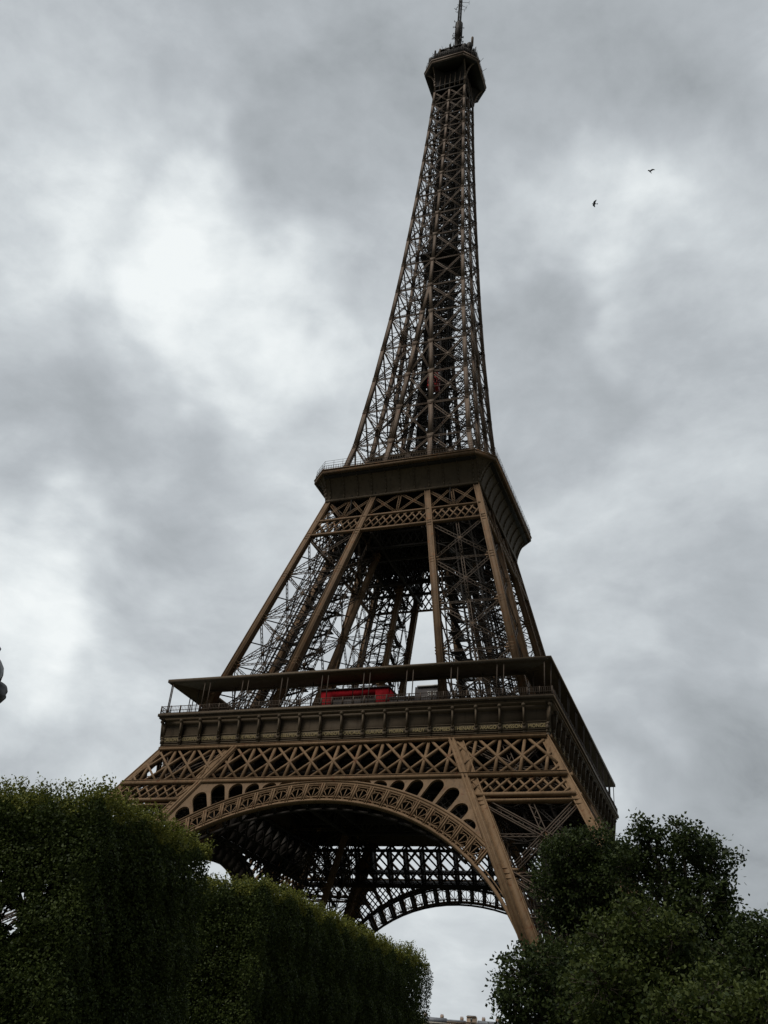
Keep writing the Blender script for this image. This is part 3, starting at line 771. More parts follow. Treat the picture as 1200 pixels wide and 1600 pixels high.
# glazed pavilion standing on the second floor
pav = Bars()
pav.box((-9.5, -13.6, 116.15), (9.5, -13.3, 120.6)); pav.box((-9.5, -13.6, 116.15), (-9.2, -8, 123.2)); pav.box((9.2, -13.6, 116.15), (9.5, -8, 123.2))
pav.box((-9.5, -13.62, 122.9), (9.5, -13.2, 123.3)); pav.box((-9.5, -13.6, 120.6), (-5.0, -13.32, 122.9)); pav.box((5.0, -13.6, 120.6), (9.5, -13.32, 122.9))
for i in range(13): x = -5.0 + i * 10 / 12; pav.box((x - .07, -13.63, 120.6), (x + .07, -13.4, 122.9))
pav.hexa([V3(-10.3, -14.4, 123.25), V3(10.3, -14.4, 123.25), V3(10.3, -7.4, 123.25), V3(-10.3, -7.4, 123.25), V3(-7.5, -11.8, 125.0), V3(7.5, -11.8, 125.0), V3(7.5, -9.5, 125.0), V3(-7.5, -9.5, 125.0)])
pv = pav.build('pavilion', M_FR, floor2)
gl = Bars(); gl.box((-5, -13.5, 120.6), (5, -13.44, 122.9)); glo = gl.build('window', M_GLASS, floor2)
for k in (1, 2, 3): rotcopy(pv, k, floor2); rotcopy(glo, k, floor2)

# ---- the shaft above the second floor
shaft = bpy.data.objects.new('upper_shaft', None); link(shaft, tower)
ZN = [116.6, 127.6, 138, 148.3, 158.6, 169.4, 179.3, 189.1, 199.2, 208, 217.2, 225.5, 233.1, 240.3, 247.4, 253.6, 259.9, 266.0]
cwid = lambda z: float(np.interp(z, [116, 180, 266], [.82, .66, .52]))
def gs(z): return gi(z)
B = Bars()
for a, b_ in zip(ZN[:-1], ZN[1:]):
    w_ = cwid(a)
    P = lambda z, o=0: V3(h(z) - w_ / 2, -h(z) + w_ / 2, z)
    chord(B, [P(a), P(b_ + .02)], w_, (0, -1, 0))
    for k in (-1, 0, 1): c = P(a + k * w_ * .6); B.bar(c - V3(w_ * .68, 0, 0), c + V3(w_ * .68, 0, 0), w_ * 1.36, .13)
w_ = .5; B.bar(V3(h(266) - .26, -h(266) + .26, 266), V3(h(276) - .26, -h(276) + .26, 276), .52, .52, (0, -1, 0))
co = B.build('corner_post', M_UP, shaft)
B = Bars()
for a, b_ in zip(ZN[:-1], ZN[1:]):
    w_ = cwid(a)
    sgs = (-1, 1) if a < 179 else (0,)
    for sg in sgs:
        P = lambda z: V3(sg * (gs(z) + w_ / 2 * (1 if gs(z) > .3 else .2)), -h(z) + w_ / 2, z)
        p, q = P(a), P(b_ + .02)
        chord(B, [p, q], w_ * (1 if a < 168 else .9), (0, -1, 0))
        for k in (-1, 0, 1): c = P(a + k * w_ * .6); B.bar(c - V3(w_ * .72, 0, 0), c + V3(w_ * .72, 0, 0), w_ * 1.3, .13)
        B.bar(P(a - w_ * .8) + V3(0, -w_ * .55, 0), P(a + w_ * .8) + V3(0, -w_ * .55, 0), w_ * 1.9, .1, (0, -1, 0))
fp = B.build('face_post', M_UP, shaft)
B = Bars(); Bi = Bars()
for li, (a, b_) in enumerate(zip(ZN[:-1], ZN[1:])):
    w_ = cwid(a); wt = w_ * .66; rl_ = .15
    def O(z, s): return V3(s * (h(z) - w_ / 2), -h(z) + w_ / 2, z)
    def I(z, s): return V3(s * (gs(z) + w_ / 2 if gs(z) > .2 else 0), -h(z) + w_ / 2, z)
    n = (0, -1, .1)
    for s in (-1, 1):
        B.truss(I(a, s), O(b_, s), wt, 0, n, rl_, wt * 1.5, both=False); B.truss(O(a, s), I(b_, s), wt, 0, n, rl_, wt * 1.5, both=False)
        B.truss(I(a, s), O(a, s), wt * .8, 0, n, rl_, both=False)
        X = (I(a, s) + O(a, s) + I(b_, s) + O(b_, s)) / 4
        B.bar(X - V3(0, 0, wt * .65), X + V3(0, 0, wt * .65), wt * 1.4, .2, n, mi=1)
        zm = (a + b_) / 2; B.bar(I(zm, s), O(zm, s), .12, .12)
    if a < 165:       # between the two inner posts
        B.truss(I(a, -1), I(b_, 1), wt * .7, 0, n, rl_, both=False); B.truss(I(a, 1), I(b_, -1), wt * .7, 0, n, rl_, both=False)
        B.truss(I(a, -1), I(a, 1), wt * .7, 0, n, rl_, both=False)
        # inner faces of the four legs
        def K(z, u): return V3(gs(z) + w_ / 2, -(gs(z) + (h(z) - gs(z)) * u) + 0, z)
        for s in (-1, 1):
            S = lambda v: V3(v[0] * s, v[1], v[2])
            Bi.bar(S(K(a, 0)), S(K(b_, 1)), .2, .2, (1, 0, 0)); Bi.bar(S(K(a, 1)), S(K(b_, 0)), .2, .2, (1, 0, 0))
            Bi.bar(S(K(b_, 0)), S(K(b_, 1)), .2, .2, (1, 0, 0))
        Bi.bar(V3(gs(a) + .3, -gs(a) - .3, a), V3(gs(b_) + .3, -gs(b_) - .3, b_), w_, w_, (0, -1, 0))
    # diaphragms
    Hh = h(a) - w_
    Bi.truss(V3(0, -Hh, a), V3(Hh, 0, a), .55, 0, (0, 0, 1), .13, both=False)
    Bi.truss(V3(-Hh, -Hh, a), V3(0, 0, a), .5, 0, (0, 0, 1), .13, both=False)
    zm = (a + b_) / 2; Hh = h(zm) - w_
    Bi.bar(V3(0, -Hh, zm), V3(Hh, 0, zm), .16, .16)
    Bi.bar(V3(-Hh, -Hh, zm), V3(0, 0, zm), .16, .16)
    Bi.bar(V3(0, -Hh, zm), V3(0, -2, zm), .2, .3)
sb_ = B.build('face_bracing', M_BX, shaft, M_UP); si_ = Bi.build('inner_bracing', M_DK, shaft)
for k in (1, 2, 3):
    for o in (co, fp, sb_, si_): rotcopy(o, k, shaft)
B = Bars()       # central lift guides and stair tower
for (x, y) in ((-3.0, -1.6), (0, -1.6), (3.0, -1.6), (-3.0, 1.6), (0, 1.6), (3.0, 1.6), (-3, 0), (3, 0)):
    B.bar(V3(x, y, 117), V3(x, y, 274), .42, .42, (0, -1, 0))
z = 118.0; k = 0
while z < 272:
    d_ = 2.2
    for y in (-1.6, 1.6):
        for (xa, xb2) in ((-3, 0), (0, 3)):
            B.bar(V3(xa, y, z), V3(xb2, y, z + d_), .16, .2, (0, 1, 0)); B.bar(V3(xb2, y, z), V3(xa, y, z + d_), .16, .2, (0, 1, 0), .05)
            B.bar(V3(xa, y, z), V3(xb2, y, z), .18, .18)
    for x in (-3, 3):
        B.bar(V3(x, -1.6, z), V3(x, 1.6, z + d_), .16, .2, (1, 0, 0)); B.bar(V3(x, 1.6, z), V3(x, -1.6, z + d_), .16, .2, (1, 0, 0), .05)
        B.bar(V3(x, -1.6, z), V3(x, 1.6, z), .18, .18)
    z += d_
B.build('lift_guide', M_DK, shaft)
B = Bars(); z = 117.5; k = 0
while z < 262:
    r = min(3.4, h(z) - 1.6)
    pts = [(-r, 2.2), (r, 2.2)] if k % 2 else [(r, 2.2), (-r, 2.2)]
    B.bar(V3(*pts[0], z), V3(*pts[1], z + 2.0), 1.0, .16); B.bar(V3(*pts[0], z + 1), V3(*pts[1], z + 3.0), .08, .1)
    B.bar(V3(pts[1][0] - .5, 2.2, z + 2), V3(pts[1][0] + .5, 2.2, z + 2), 1.2, .14)
    z += 2.0; k += 1
B.build('staircase', M_DK, shaft)
B = Bars()       # intermediate platform where the lifts meet
hp = h(196) - 3.0
B.box((-hp, -hp, 195.3), (hp, hp, 195.7))
for i in range(12):
    x = -hp + 2 * hp * i / 11
    for y in (-hp, hp): B.bar(V3(x, y, 195.7), V3(x, y, 196.9), .07, .07, (0, 1, 0)); B.bar(V3(y, x, 195.7), V3(y, x, 196.9), .07, .07, (0, 1, 0))
for sg in (-1, 1): B.bar(V3(-hp, sg * hp, 196.9), V3(hp, sg * hp, 196.9), .09); B.bar(V3(sg * hp, -hp, 196.9), V3(sg * hp, hp, 196.9), .09)
B.build('intermediate_platform', M_DK, shaft)

# ---- summit
top = bpy.data.objects.new('summit', None); link(top, tower)
C3, D3 = 8.5, 5.1
def sring(u):
    e_ = (1 - math.cos(u * math.pi / 2)); a = 4.85
    e_ = .12 * u + .88 * e_
    return a + (C3 - a) * e_, a + (D3 - a) * e_, 268.6 + 7.2 * math.sin(u * math.pi / 2) ** .9
US3 = np.linspace(0, 1, 10)
brs = []
for pick in (lambda u: V3(-sring(u)[1], -sring(u)[0], sring(u)[2]), lambda u: V3(sring(u)[1], -sring(u)[0], sring(u)[2])):
    B = Bars()
    for u0, u1 in zip(US3[:-1], US3[1:]): B.bar(pick(u0), pick(u1), .32, .40, (0, -1, 0))
    o = B.build('bracket', M_UP, top); brs.append(o)
    V = []; F = []
    for u in US3:
        p = pick(u); V += [tuple(p + V3(-.05, .12, 0)), (p[0] * .45 - .05, -4.5, max(p[2], 268.6)), tuple(p + V3(.05, .12, 0)), (p[0] * .45 + .05, -4.5, max(p[2], 268.6))]
    for j in range(len(US3) - 1): a = j * 4; F += [(a, a + 1, a + 5, a + 4), (a + 2, a + 6, a + 7, a + 3)]
    w_o = link(bpy.data.objects.new('bracket_web', mesh_from('bracket_web', V, F, M_DK)), top); brs.append(w_o)
B = Bars()
octring(B, C3 - .1, D3 - .05, 275.3, 275.6, 3.6)
soff = B.build('soffit', M_DK, top)
for i in range(5):
    x = -3.2 + 1.6 * i; B = Bars(); B.bar(V3(x, -4.95, 266.4), V3(x, -4.75, 273.6), .26, .26, (0, -1, 0)); brs.append(B.build('colonnette', M_UP, top))
B = Bars()
B.bar(V3(-4.6, -4.9, 268.6), V3(4.6, -4.9, 268.6), .3, .4); B.bar(V3(-4.6, -4.95, 266.2), V3(4.6, -4.95, 266.2), .3, .5); B.box((-4.5, -4.55, 268.8), (4.5, -4.45, 275.5))
cw = B.build('collar_beam', M_DK, top)
B = Bars(); octring(B, C3 + .05, D3, 275.7, 276.6, .4); octring(B, C3 + .25, D3 + .1, 276.7, 277.25, .5)
fas3 = B.build('fascia', M_UP, top)
B = Bars(); octring(B, 7.9, 4.7, 277.2, 278.3, .2); octring(B, 7.6, 4.5, 281.2, 281.7, 1.2)
octrail(B, 7.9, 4.7, 278.3, (1.0, 2.0, 2.9), .09, 14, 6, 3.0)
octrail(B, 8.3, 5.0, 277.2, (1.1, 2.2, 3.3), .06, 26, 9, 3.6)
cage = B.build('safety_cage', M_DK, top)
B = Bars(); octring(B, 6.7, 4.0, 277.2, 281.6, .3); octring(B, 5.6, 3.4, 281.7, 285.2, .3); octring(B, 6.3, 3.8, 285.0, 285.5, 2.5)
octrail(B, 6.8, 4.1, 281.7, (.6, 1.2), .08, 14, 5, 1.3)
cab = B.build('cabin_wall', M_DK, top)
for k in (1, 2, 3):
    for o in (*brs, soff, cw, fas3, cage, cab): rotcopy(o, k, top)
B = Bars(); B.box((-7, -7, 276.75), (7, 7, 277.1)); B.box((-6, -6, 281.75), (6, 6, 282.0)); B.box((-4, -4, 284.7), (4, 4, 285.3)); B.build('slab', M_DK, top)
lathe('dome', [(4.6, 285.2), (4.4, 287), (3.8, 288.6), (2.8, 290), (1.9, 291), (1.6, 293.5), (1.3, 294)], M_DK, top, 16)
lathe('antenna_drum', [(1.12, 291), (1.12, 300), (1.25, 300.1), (1.25, 307.6), (.8, 308.2), (.0, 308.4)], M_DK, top, 14)
B = Bars()
for k in range(46):
    a = random.uniform(0, 2 * math.pi); z_ = random.uniform(293, 307.5); r = random.uniform(1.5, 2.0)
    p = V3(math.cos(a) * 1.0, math.sin(a) * 1.0, z_); q = V3(math.cos(a) * r, math.sin(a) * r, z_)
    B.bar(p, q, .12); B.bar(q - V3(0, 0, .5), q + V3(0, 0, .5), .12, .12, (0, 1, 0))
B.build('dipole', M_DK, top)
B = Bars()
for (x, y) in ((-.45, -.45), (.45, -.45), (.45, .45), (-.45, .45)): B.bar(V3(x, y, 308), V3(x * .8, y * .8, 330), .14, .14, (0, -1, 0))
z = 308.3
while z < 330:
    for a, b_ in (((-.45, -.45), (.45, -.45)), ((.45, -.45), (.45, .45)), ((.45, .45), (-.45, .45)), ((-.45, .45), (-.45, -.45))):
        B.bar(V3(*a, z), V3(*b_, z + .8), .09); B.bar(V3(*b_, z), V3(*b_, z + .05) + V3(a[0] - b_[0], a[1] - b_[1], 0), .09)
    z += .8
mast = B.build('mast', M_DK, top)
for z_, r in ((316.4, 1.6), (318.6, 2.2), (320.4, 2.9), (321.8, 2.0), (324, 2.0)):
    B = Bars()
    for k in range(3):
        a = k * 2 * math.pi / 3 + .4 + z_; q = V3(math.cos(a) * r, math.sin(a) * r, z_)
        B.bar(V3(0, 0, z_), q, .09); B.bar(q + V3(-math.sin(a) * .6, math.cos(a) * .6, -.2), q + V3(math.sin(a) * .6, -math.cos(a) * .6, .2), .09)
    B.build('aerial', M_DK, top)
B = Bars(); Bd = Bars()
for k in range(70):      # whips, brackets and boxes crowding the upper terraces
    side_ = random.randrange(4); u = random.uniform(-4.6, 4.6); r = random.uniform(5.6, 7.9)
    c, s = [(1, 0), (0, 1), (-1, 0), (0, -1)][side_]
    x, y = c * u + s * r, s * u - c * r; z0_ = 281.6; hh_ = random.choice((1.2, 2.0, 2.8, 3.6))
    B.bar(V3(x, y, z0_), V3(x + random.uniform(-.2, .2), y, z0_ + hh_), .12, .12, (0, 1, 0))
    if random.random() < .6: Bd.bar(V3(x - .25, y, z0_ + hh_ * .6), V3(x + .25, y, z0_ + hh_ * .6), .45, random.uniform(.5, 1.2))
for k in range(16):
    a = k * math.pi / 8 + .2; p = V3(8.2 * math.cos(a), 8.2 * math.sin(a), 280.5); B.bar(p, p + V3(math.cos(a) * 1.5, math.sin(a) * 1.5, 1.4), .07)
B.build('whip_aerial', M_DK, top); Bd.build('aerial_box', M_DK, top)
for (x, y, z_, r, hh_, mt) in ((6.4, -4.6, 285.6, .42, 4.6, M_UP), (3.6, -4.2, 286.2, .3, 1.2, M_DK), (-5.0, -6.6, 281.7, .3, 3.4, M_DK), (-3.6, -6.2, 281.7, .35, 4.2, M_UP), (-6.8, -4.8, 281.7, .9, 2.4, M_DK), (5.8, -5.2, 281.7, 1.0, 4.2, M_DK), (4.4, -6.0, 281.7, .8, 3.2, M_DK)):
    lathe('antenna_pod', [(0, z_), (r, z_), (r, z_ + hh_ * .9), (r * .7, z_ + hh_), (0, z_ + hh_)], mt, top, 10, (x, y, 0))

# ------------------------------------------------------------------ things in and on the tower
lift = thing('lift_cabin', 'red two-storey lift cabin climbing inside the tower shaft above the second gallery', 'lift', (2.05, -6.5, 146.9))
B = Bars()
for z0_ in (0, 2.1):
    B.box((-1.2, -1.2, z0_), (1.2, 1.2, z0_ + .75)); B.box((-1.2, -1.2, z0_ + 1.6), (1.2, 1.2, z0_ + 1.95))
    for x in (-1.12, -.4, .4, 1.12):
        for y in (-1.12, 1.12): B.bar(V3(x, y, z0_ + .7), V3(x, y, z0_ + 1.65), .13, .13, (0, 1, 0))
B.build('car_body', M_REDC, lift)
for z0_ in (0, 2.1):
    B = Bars(); B.box((-1.08, -1.08, z0_ + .75), (1.08, 1.08, z0_ + 1.6)); B.build('window', M_GLASS, lift)
B = Bars(); B.box((-1.0, -1.0, 4.05), (1.0, 1.0, 4.3)); B.bar(V3(0, 0, 4.2), V3(0, 0, 5.4), .5, .5, (0, 1, 0)); B.build('hoist_frame', M_BLACK, lift)

pv = thing('red_site_cabin', 'red sheeted site cabin with a dark window strip on the first gallery', 'cabin', (-1.4, -27.2, 56.9))
B = Bars()
B.box((-6.4, -.1, 0), (-4.2, .1, 6.3)); B.box((-4.2, -.1, 4.9), (4.0, .1, 6.4)); B.box((-4.2, -.1, 0), (4.0, .1, 3.0)); B.box((4.0, -.1, 0), (6.4, .1, 6.6))
B.box((-6.4, .1, 0), (-6.2, 4, 6.2)); B.box((6.2, .1, 0), (6.4, 4, 6.4)); B.box((-6.4, 3.9, 0), (6.4, 4.1, 6.2))
B.build('red_sheeting', M_RED, pv)
B = Bars(); B.box((-4.2, .05, 3.0), (4.0, .3, 4.9)); B.build('window_strip', M_DARKWALL, pv)
B = Bars(); B.box((-6.6, -.3, 6.4), (6.6, 4.2, 6.6))
for i in range(5): B.box((-4.2 + i * 2.0, -.16, 3.0), (-4.1 + i * 2.0, .0, 4.9))
B.build('roof', M_DARKWALL, pv)
kq = thing('kiosk', 'dark kiosk with a pale roof edge and white letters beside the red cabin', 'kiosk', (12.6, -27.6, 56.9))
B = Bars(); B.box((-2.6, 0, 0), (2.6, 3.4, 6.0)); B.build('kiosk_wall', M_DARKWALL, kq)
B = Bars(); B.box((-2.2, -.25, 6.0), (2.5, 3.6, 6.25)); B.build('roof_edge', M_WHITE, kq)
V_, F_ = text_mesh("_ SUIT", 1.15, lambda c: (c.x + .3, -.04 - c.z, 4.35 + c.y))
me = bpy.data.meshes.new('lettering'); me.from_pydata(V_, [], F_); me.materials.append(M_SIGN); link(bpy.data.objects.new('lettering', me), kq)
eq = thing('storage_hut', 'low dark hut between the red cabin and the lettered kiosk', 'hut', (7.6, -27.4, 56.9))
B = Bars(); B.box((-2.2, 0, 0), (2.2, 3, 4.3)); B.build('hut_wall', M_DARKWALL, eq); B = Bars(); B.box((-2.4, -.2, 4.3), (2.4, 3.2, 4.5)); B.build('roof', M_BLACK, eq)

# ------------------------------------------------------------------ street lamp at the left edge
lamp = thing('street_lamp', 'black cast-iron street lamp whose round lantern shows at the left edge', 'street lamp', (54.57, -167.017, 0))
lathe('lamp_post', [(.26, 0), (.28, .15), (.22, .3), (.24, .7), (.16, .95), (.10, 1.2), (.085, 3.2), (.07, 4.8), (.12, 4.86), (.075, 5.0), (.07, 5.22)], M_BLACK, lamp, 20)
lathe('collar', [(.07, 5.20), (.10, 5.30), (.15, 5.37), (.235, 5.46), (.272, 5.52), (.258, 5.55), (.270, 5.58), (.255, 5.62), (.18, 5.64)], M_BLACK, lamp, 28)
lathe('globe', [(.15, 5.62), (.172, 5.68), (.178, 5.75), (.165, 5.82), (.12, 5.89), (.05, 5.93)], M_LAMPG, lamp, 28)
lathe('cap', [(.05, 5.92), (.075, 5.94), (.05, 5.965), (.04, 5.98), (.07, 6.0), (.078, 6.03), (.05, 6.06), (.02, 6.09), (.012, 6.16), (.0, 6.17)], M_BLACK, lamp, 24)

# ------------------------------------------------------------------ birds
def bird(loc, rz, rx, sp, label):
    V = []; F = []
    prof = [(-.62, .01, .01), (-.40, .09, .05), (-.15, .10, .12), (.12, .13, .15), (.38, .09, .11), (.5, .07, .08), (.62, .075, .08), (.72, .04, .04), (.84, .004, .004)]
    n = 8
    for (x, rw, rh) in prof:
        for i in range(n): a = 2 * math.pi * i / n; V.append((x * .5, rw * .75 * math.cos(a), rh * .8 * math.sin(a)))
    for j in range(len(prof) - 1):
        for i in range(n): F.append((j * n + i, j * n + (i + 1) % n, (j + 1) * n + (i + 1) % n, (j + 1) * n + i))
    for sg, lift_ in ((-1, sp[0]), (1, sp[1])):
        pr = [(.0, .16, -.12, 0), (.16, .20, -.14, lift_ * .10), (.30, .13, -.20, lift_ * .20), (.42, -.02, -.26, lift_ * .25), (.54, -.2, -.32, lift_ * .26)]
        b0 = len(V)
        for (y, xf_, xb_2, z_) in pr: V += [(xf_, sg * y, z_ + .012), (xb_2, sg * y, z_ + .004), (xb_2, sg * y, z_ - .006), (xf_, sg * y, z_ - .012)]
        for j in range(len(pr) - 1):
            for i in range(4): F.append((b0 + j * 4 + i, b0 + j * 4 + (i + 1) % 4, b0 + (j + 1) * 4 + (i + 1) % 4, b0 + (j + 1) * 4 + i))
    b0 = len(V); V += [(-.28, -.03, 0), (-.28, .03, 0), (-.5, .10, 0), (-.5, -.10, 0), (-.28, -.03, .012), (-.28, .03, .012), (-.5, .10, .012), (-.5, -.10, .012)]
    F += [tuple(b0 + i for i in f) for f in ((0, 1, 2, 3), (7, 6, 5, 4), (0, 4, 5, 1), (1, 5, 6, 2), (2, 6, 7, 3), (3, 7, 4, 0))]
    o = link(bpy.data.objects.new('bird', mesh_from('bird', V, F, M_BIRD))); o.location = loc; o.rotation_euler = (rx, .2, rz); o.scale = (.62, .62, .62)
    o['label'] = label; o['category'] = 'bird'; o['group'] = 'birds in the sky'
bird((54.9, -114.9, 72.05), 3.6, .5, (1.2, .6), 'lower of the two dark birds flying right of the tower')
bird((59.9, -114.5, 75.2), 4.4, -.5, (.9, 1.5), 'higher of the two dark birds, farther right of the tower')

# ------------------------------------------------------------------ hill and houses far beyond the tower
V = []; F = []; nx, ny = 24, 10
for j in range(ny):
    for i in range(nx):
        x = -900 + 1500 * i / (nx - 1); y = 380 + 500 * j / (ny - 1)
        z_ = -1 + 30 * (1 / (1 + math.exp(-(y - 450) / 16))) + 3 * math.sin(i * 1.3 + j * .8) * (j > 2) * 0.5
        V.append((x, y, z_))
for j in range(ny - 1):
    for i in range(nx - 1): F.append((j * nx + i, j * nx + i + 1, (j + 1) * nx + i + 1, (j + 1) * nx + i))
o = link(bpy.data.objects.new('hill', mesh_from('hill', V, F, plain("hill_grass", (.05, .075, .03), .95, .3, .02)))); struct(o)
for p in o.data.polygons: p.use_smooth = True
def house(x, y, wd, dp, base, wall, roofh, mw, rz, label, chim):
    t = thing('apartment_building', label, 'building', (x, y, base + 1.2), 'buildings on the far hill', rz)
    B = Bars(); B.box((-wd / 2, 0, 0), (wd / 2, dp, wall)); 
    for z_ in (wall - .5, wall - 3.6): B.box((-wd / 2 - .3, -.35, z_), (wd / 2 + .3, 0, z_ + .35))
    B.build('wall', mw, t)
    B = Bars(); i_ = 1.6
    B.hexa([V3(-wd / 2, -.05, wall), V3(wd / 2, -.05, wall), V3(wd / 2, dp, wall), V3(-wd / 2, dp, wall), V3(-wd / 2 + .4, i_, wall + roofh), V3(wd / 2 - .4, i_, wall + roofh), V3(wd / 2 - .4, dp - i_, wall + roofh), V3(-wd / 2 + .4, dp - i_, wall + roofh)])
    rf = B.build('roof', M_ZINC, t)
    for cx in chim:
        B = Bars(); B.box((cx - 1.1, 3, wall + roofh - .6), (cx + 1.1, 5, wall + roofh + 1.7)); B.build('chimney', M_BRICK, rf)
        B = Bars()
        for k in range(4): B.bar(V3(cx - .8 + k * .5, 4, wall + roofh + 1.7), V3(cx - .8 + k * .5, 4, wall + roofh + 2.4), .28, .28, (0, 1, 0))
        B.build('chimney_pots', M_CLAY, rf)
    for fl in range(int(wall // 3.1)):
        nw = int(wd // 3.2); z_ = wall - 3.0 - fl * 3.1
        if fl > 2: break
        for k in range(nw):
            B = Bars(); cx = -wd / 2 + wd * (k + .5) / nw; B.box((cx - .55, -.06, z_), (cx + .55, .05, z_ + 2.0)); B.build('window', M_GLASS, t)
house(-170, 493, 26, 12, 26, 19.0, 3.2, M_STONE, .18, 'pale stone apartment building at the left end of the far roof line', (-8, 6))
house(-148, 497, 17, 12, 26, 20.2, 3.0, M_STONE, .18, 'stone apartment building with two chimneys on the far roof line', (-6, 5))
house(-133, 499, 12, 12, 26, 21.4, 1.2, M_BRICK, .18, 'flat-topped tan building in the middle of the far roof line', (3,))
house(-123.5, 500, 6, 10, 26, 25.2, .6, M_BRICK, .18, 'narrow brown tower house rising above the far roof line', ())
house(-112, 502, 16, 12, 26, 20.6, 2.6, M_STONE, .18, 'cream apartment building right of the narrow brown house', (-4, 5))
house(-96, 505, 15, 12, 26, 17.6, 3.4, M_STONE, .18, 'grey-roofed lower building at the right end of the far roof line', (-3,))

# ------------------------------------------------------------------ trees
def leafmat(name, dark, lightc, shoot, sh_amt=.0, trans=.25):
    m, t, b = mat(name, .55)
    ri = t.new('ShaderNodeNewGeometry'); rnd = ri.outputs['Random Per Island']
    pos = t.new('ShaderNodeTexCoord').outputs['Object']
    n = t.noise(pos, 1.1, 4, .65)
    f = t.math('ADD', t.math('MULTIPLY', rnd, .35), t.math('MULTIPLY', n, .65))
    col = t.mix(t.maprange(f, .33, .68), (*dark, 1), (*lightc, 1))
    at_ = t.new('ShaderNodeAttribute'); at_.attribute_name = 'shoot'
    col = t.mix(at_.outputs['Fac'], col, (*shoot, 1))
    t.link(col, b.inputs['Base Color'])
    b.inputs['Specular IOR Level'].default_value = .12
    tr = t.new('ShaderNodeBsdfTranslucent'); t.link(col, tr.inputs['Color'])
    ms = t.new('ShaderNodeMixShader'); ms.inputs[0].default_value = trans
    t.link(b.outputs[0], ms.inputs[1]); t.link(tr.outputs[0], ms.inputs[2])
    t.link(ms.outputs[0], m.node_tree.nodes['Material Output'].inputs['Surface'])
    return m
def leaves(name, P, size, material, parent, shoot=None, nrmdir=None):
    """leaf-shaped cards (folded hexagon-ish rhombs) at points P"""
    n = len(P); s = size * RNG.uniform(.65, 1.3, n)[:, None]
    d = RNG.normal(size=(n, 3)); d[:, 2] -= .25; d /= np.linalg.norm(d, axis=1, keepdims=True)
    e = RNG.normal(size=(n, 3)); e[:, 2] += .9
    if nrmdir is not None: e += nrmdir * .9
    e = np.cross(d, e); e /= np.linalg.norm(e, axis=1, keepdims=True)
    f = np.cross(d, e)
    v = np.stack([P, P + d * s * .45 + e * s * .36 + f * s * .10, P + d * s * 1.05, P + d * s * .5 - e * s * .36 + f * s * .10], 1).reshape(-1, 3)
    F = np.arange(4 * n).reshape(-1, 4)
    me = mesh_from(name, v, F, material)
    at_ = me.attributes.new('shoot', 'FLOAT', 'FACE'); at_.data.foreach_set('value', np.asarray(shoot if shoot is not None else np.zeros(n), dtype=np.float32))
    return link(bpy.data.objects.new(name, me), parent)
def limbs(name, segs, parent, material=None, n=7):
    """tapered branches: segs is a list of (p, q, r0, r1) with a slight bend"""
    V = []; F = []
    for (p, q, r0, r1) in segs:
        p = np.array(p, float); q = np.array(q, float); d = nrm(q - p); L = np.linalg.norm(q - p)
        s_ = nrm(np.cross(d, (0.3, 1, .2))); u_ = np.cross(s_, d); K = 4; b0 = len(V)
        bend = RNG.normal(size=2) * L * .05
        for j in range(K + 1):
            tt = j / K; c = p + (q - p) * tt + (s_ * bend[0] + u_ * bend[1]) * math.sin(tt * math.pi); r = r0 + (r1 - r0) * tt
            for i in range(n): a = 2 * math.pi * i / n; V.append(c + s_ * r * math.cos(a) + u_ * r * math.sin(a))
        for j in range(K):
            for i in range(n): F.append((b0 + j * n + i, b0 + j * n + (i + 1) % n, b0 + (j + 1) * n + (i + 1) % n, b0 + (j + 1) * n + i))
    return link(bpy.data.objects.new(name, mesh_from(name, V, F, material or M_BARK)), parent)

LM_BOX = leafmat("clipped_leaf", (.028, .043, .012), (.072, .096, .022), (.25, .25, .045))
LM_A = leafmat("plane_leaf_dark", (.017, .028, .010), (.052, .072, .020), (.06, .08, .02))
LM_C = leafmat("leaf_fresh_green", (.024, .038, .010), (.062, .080, .018), (.10, .12, .03))

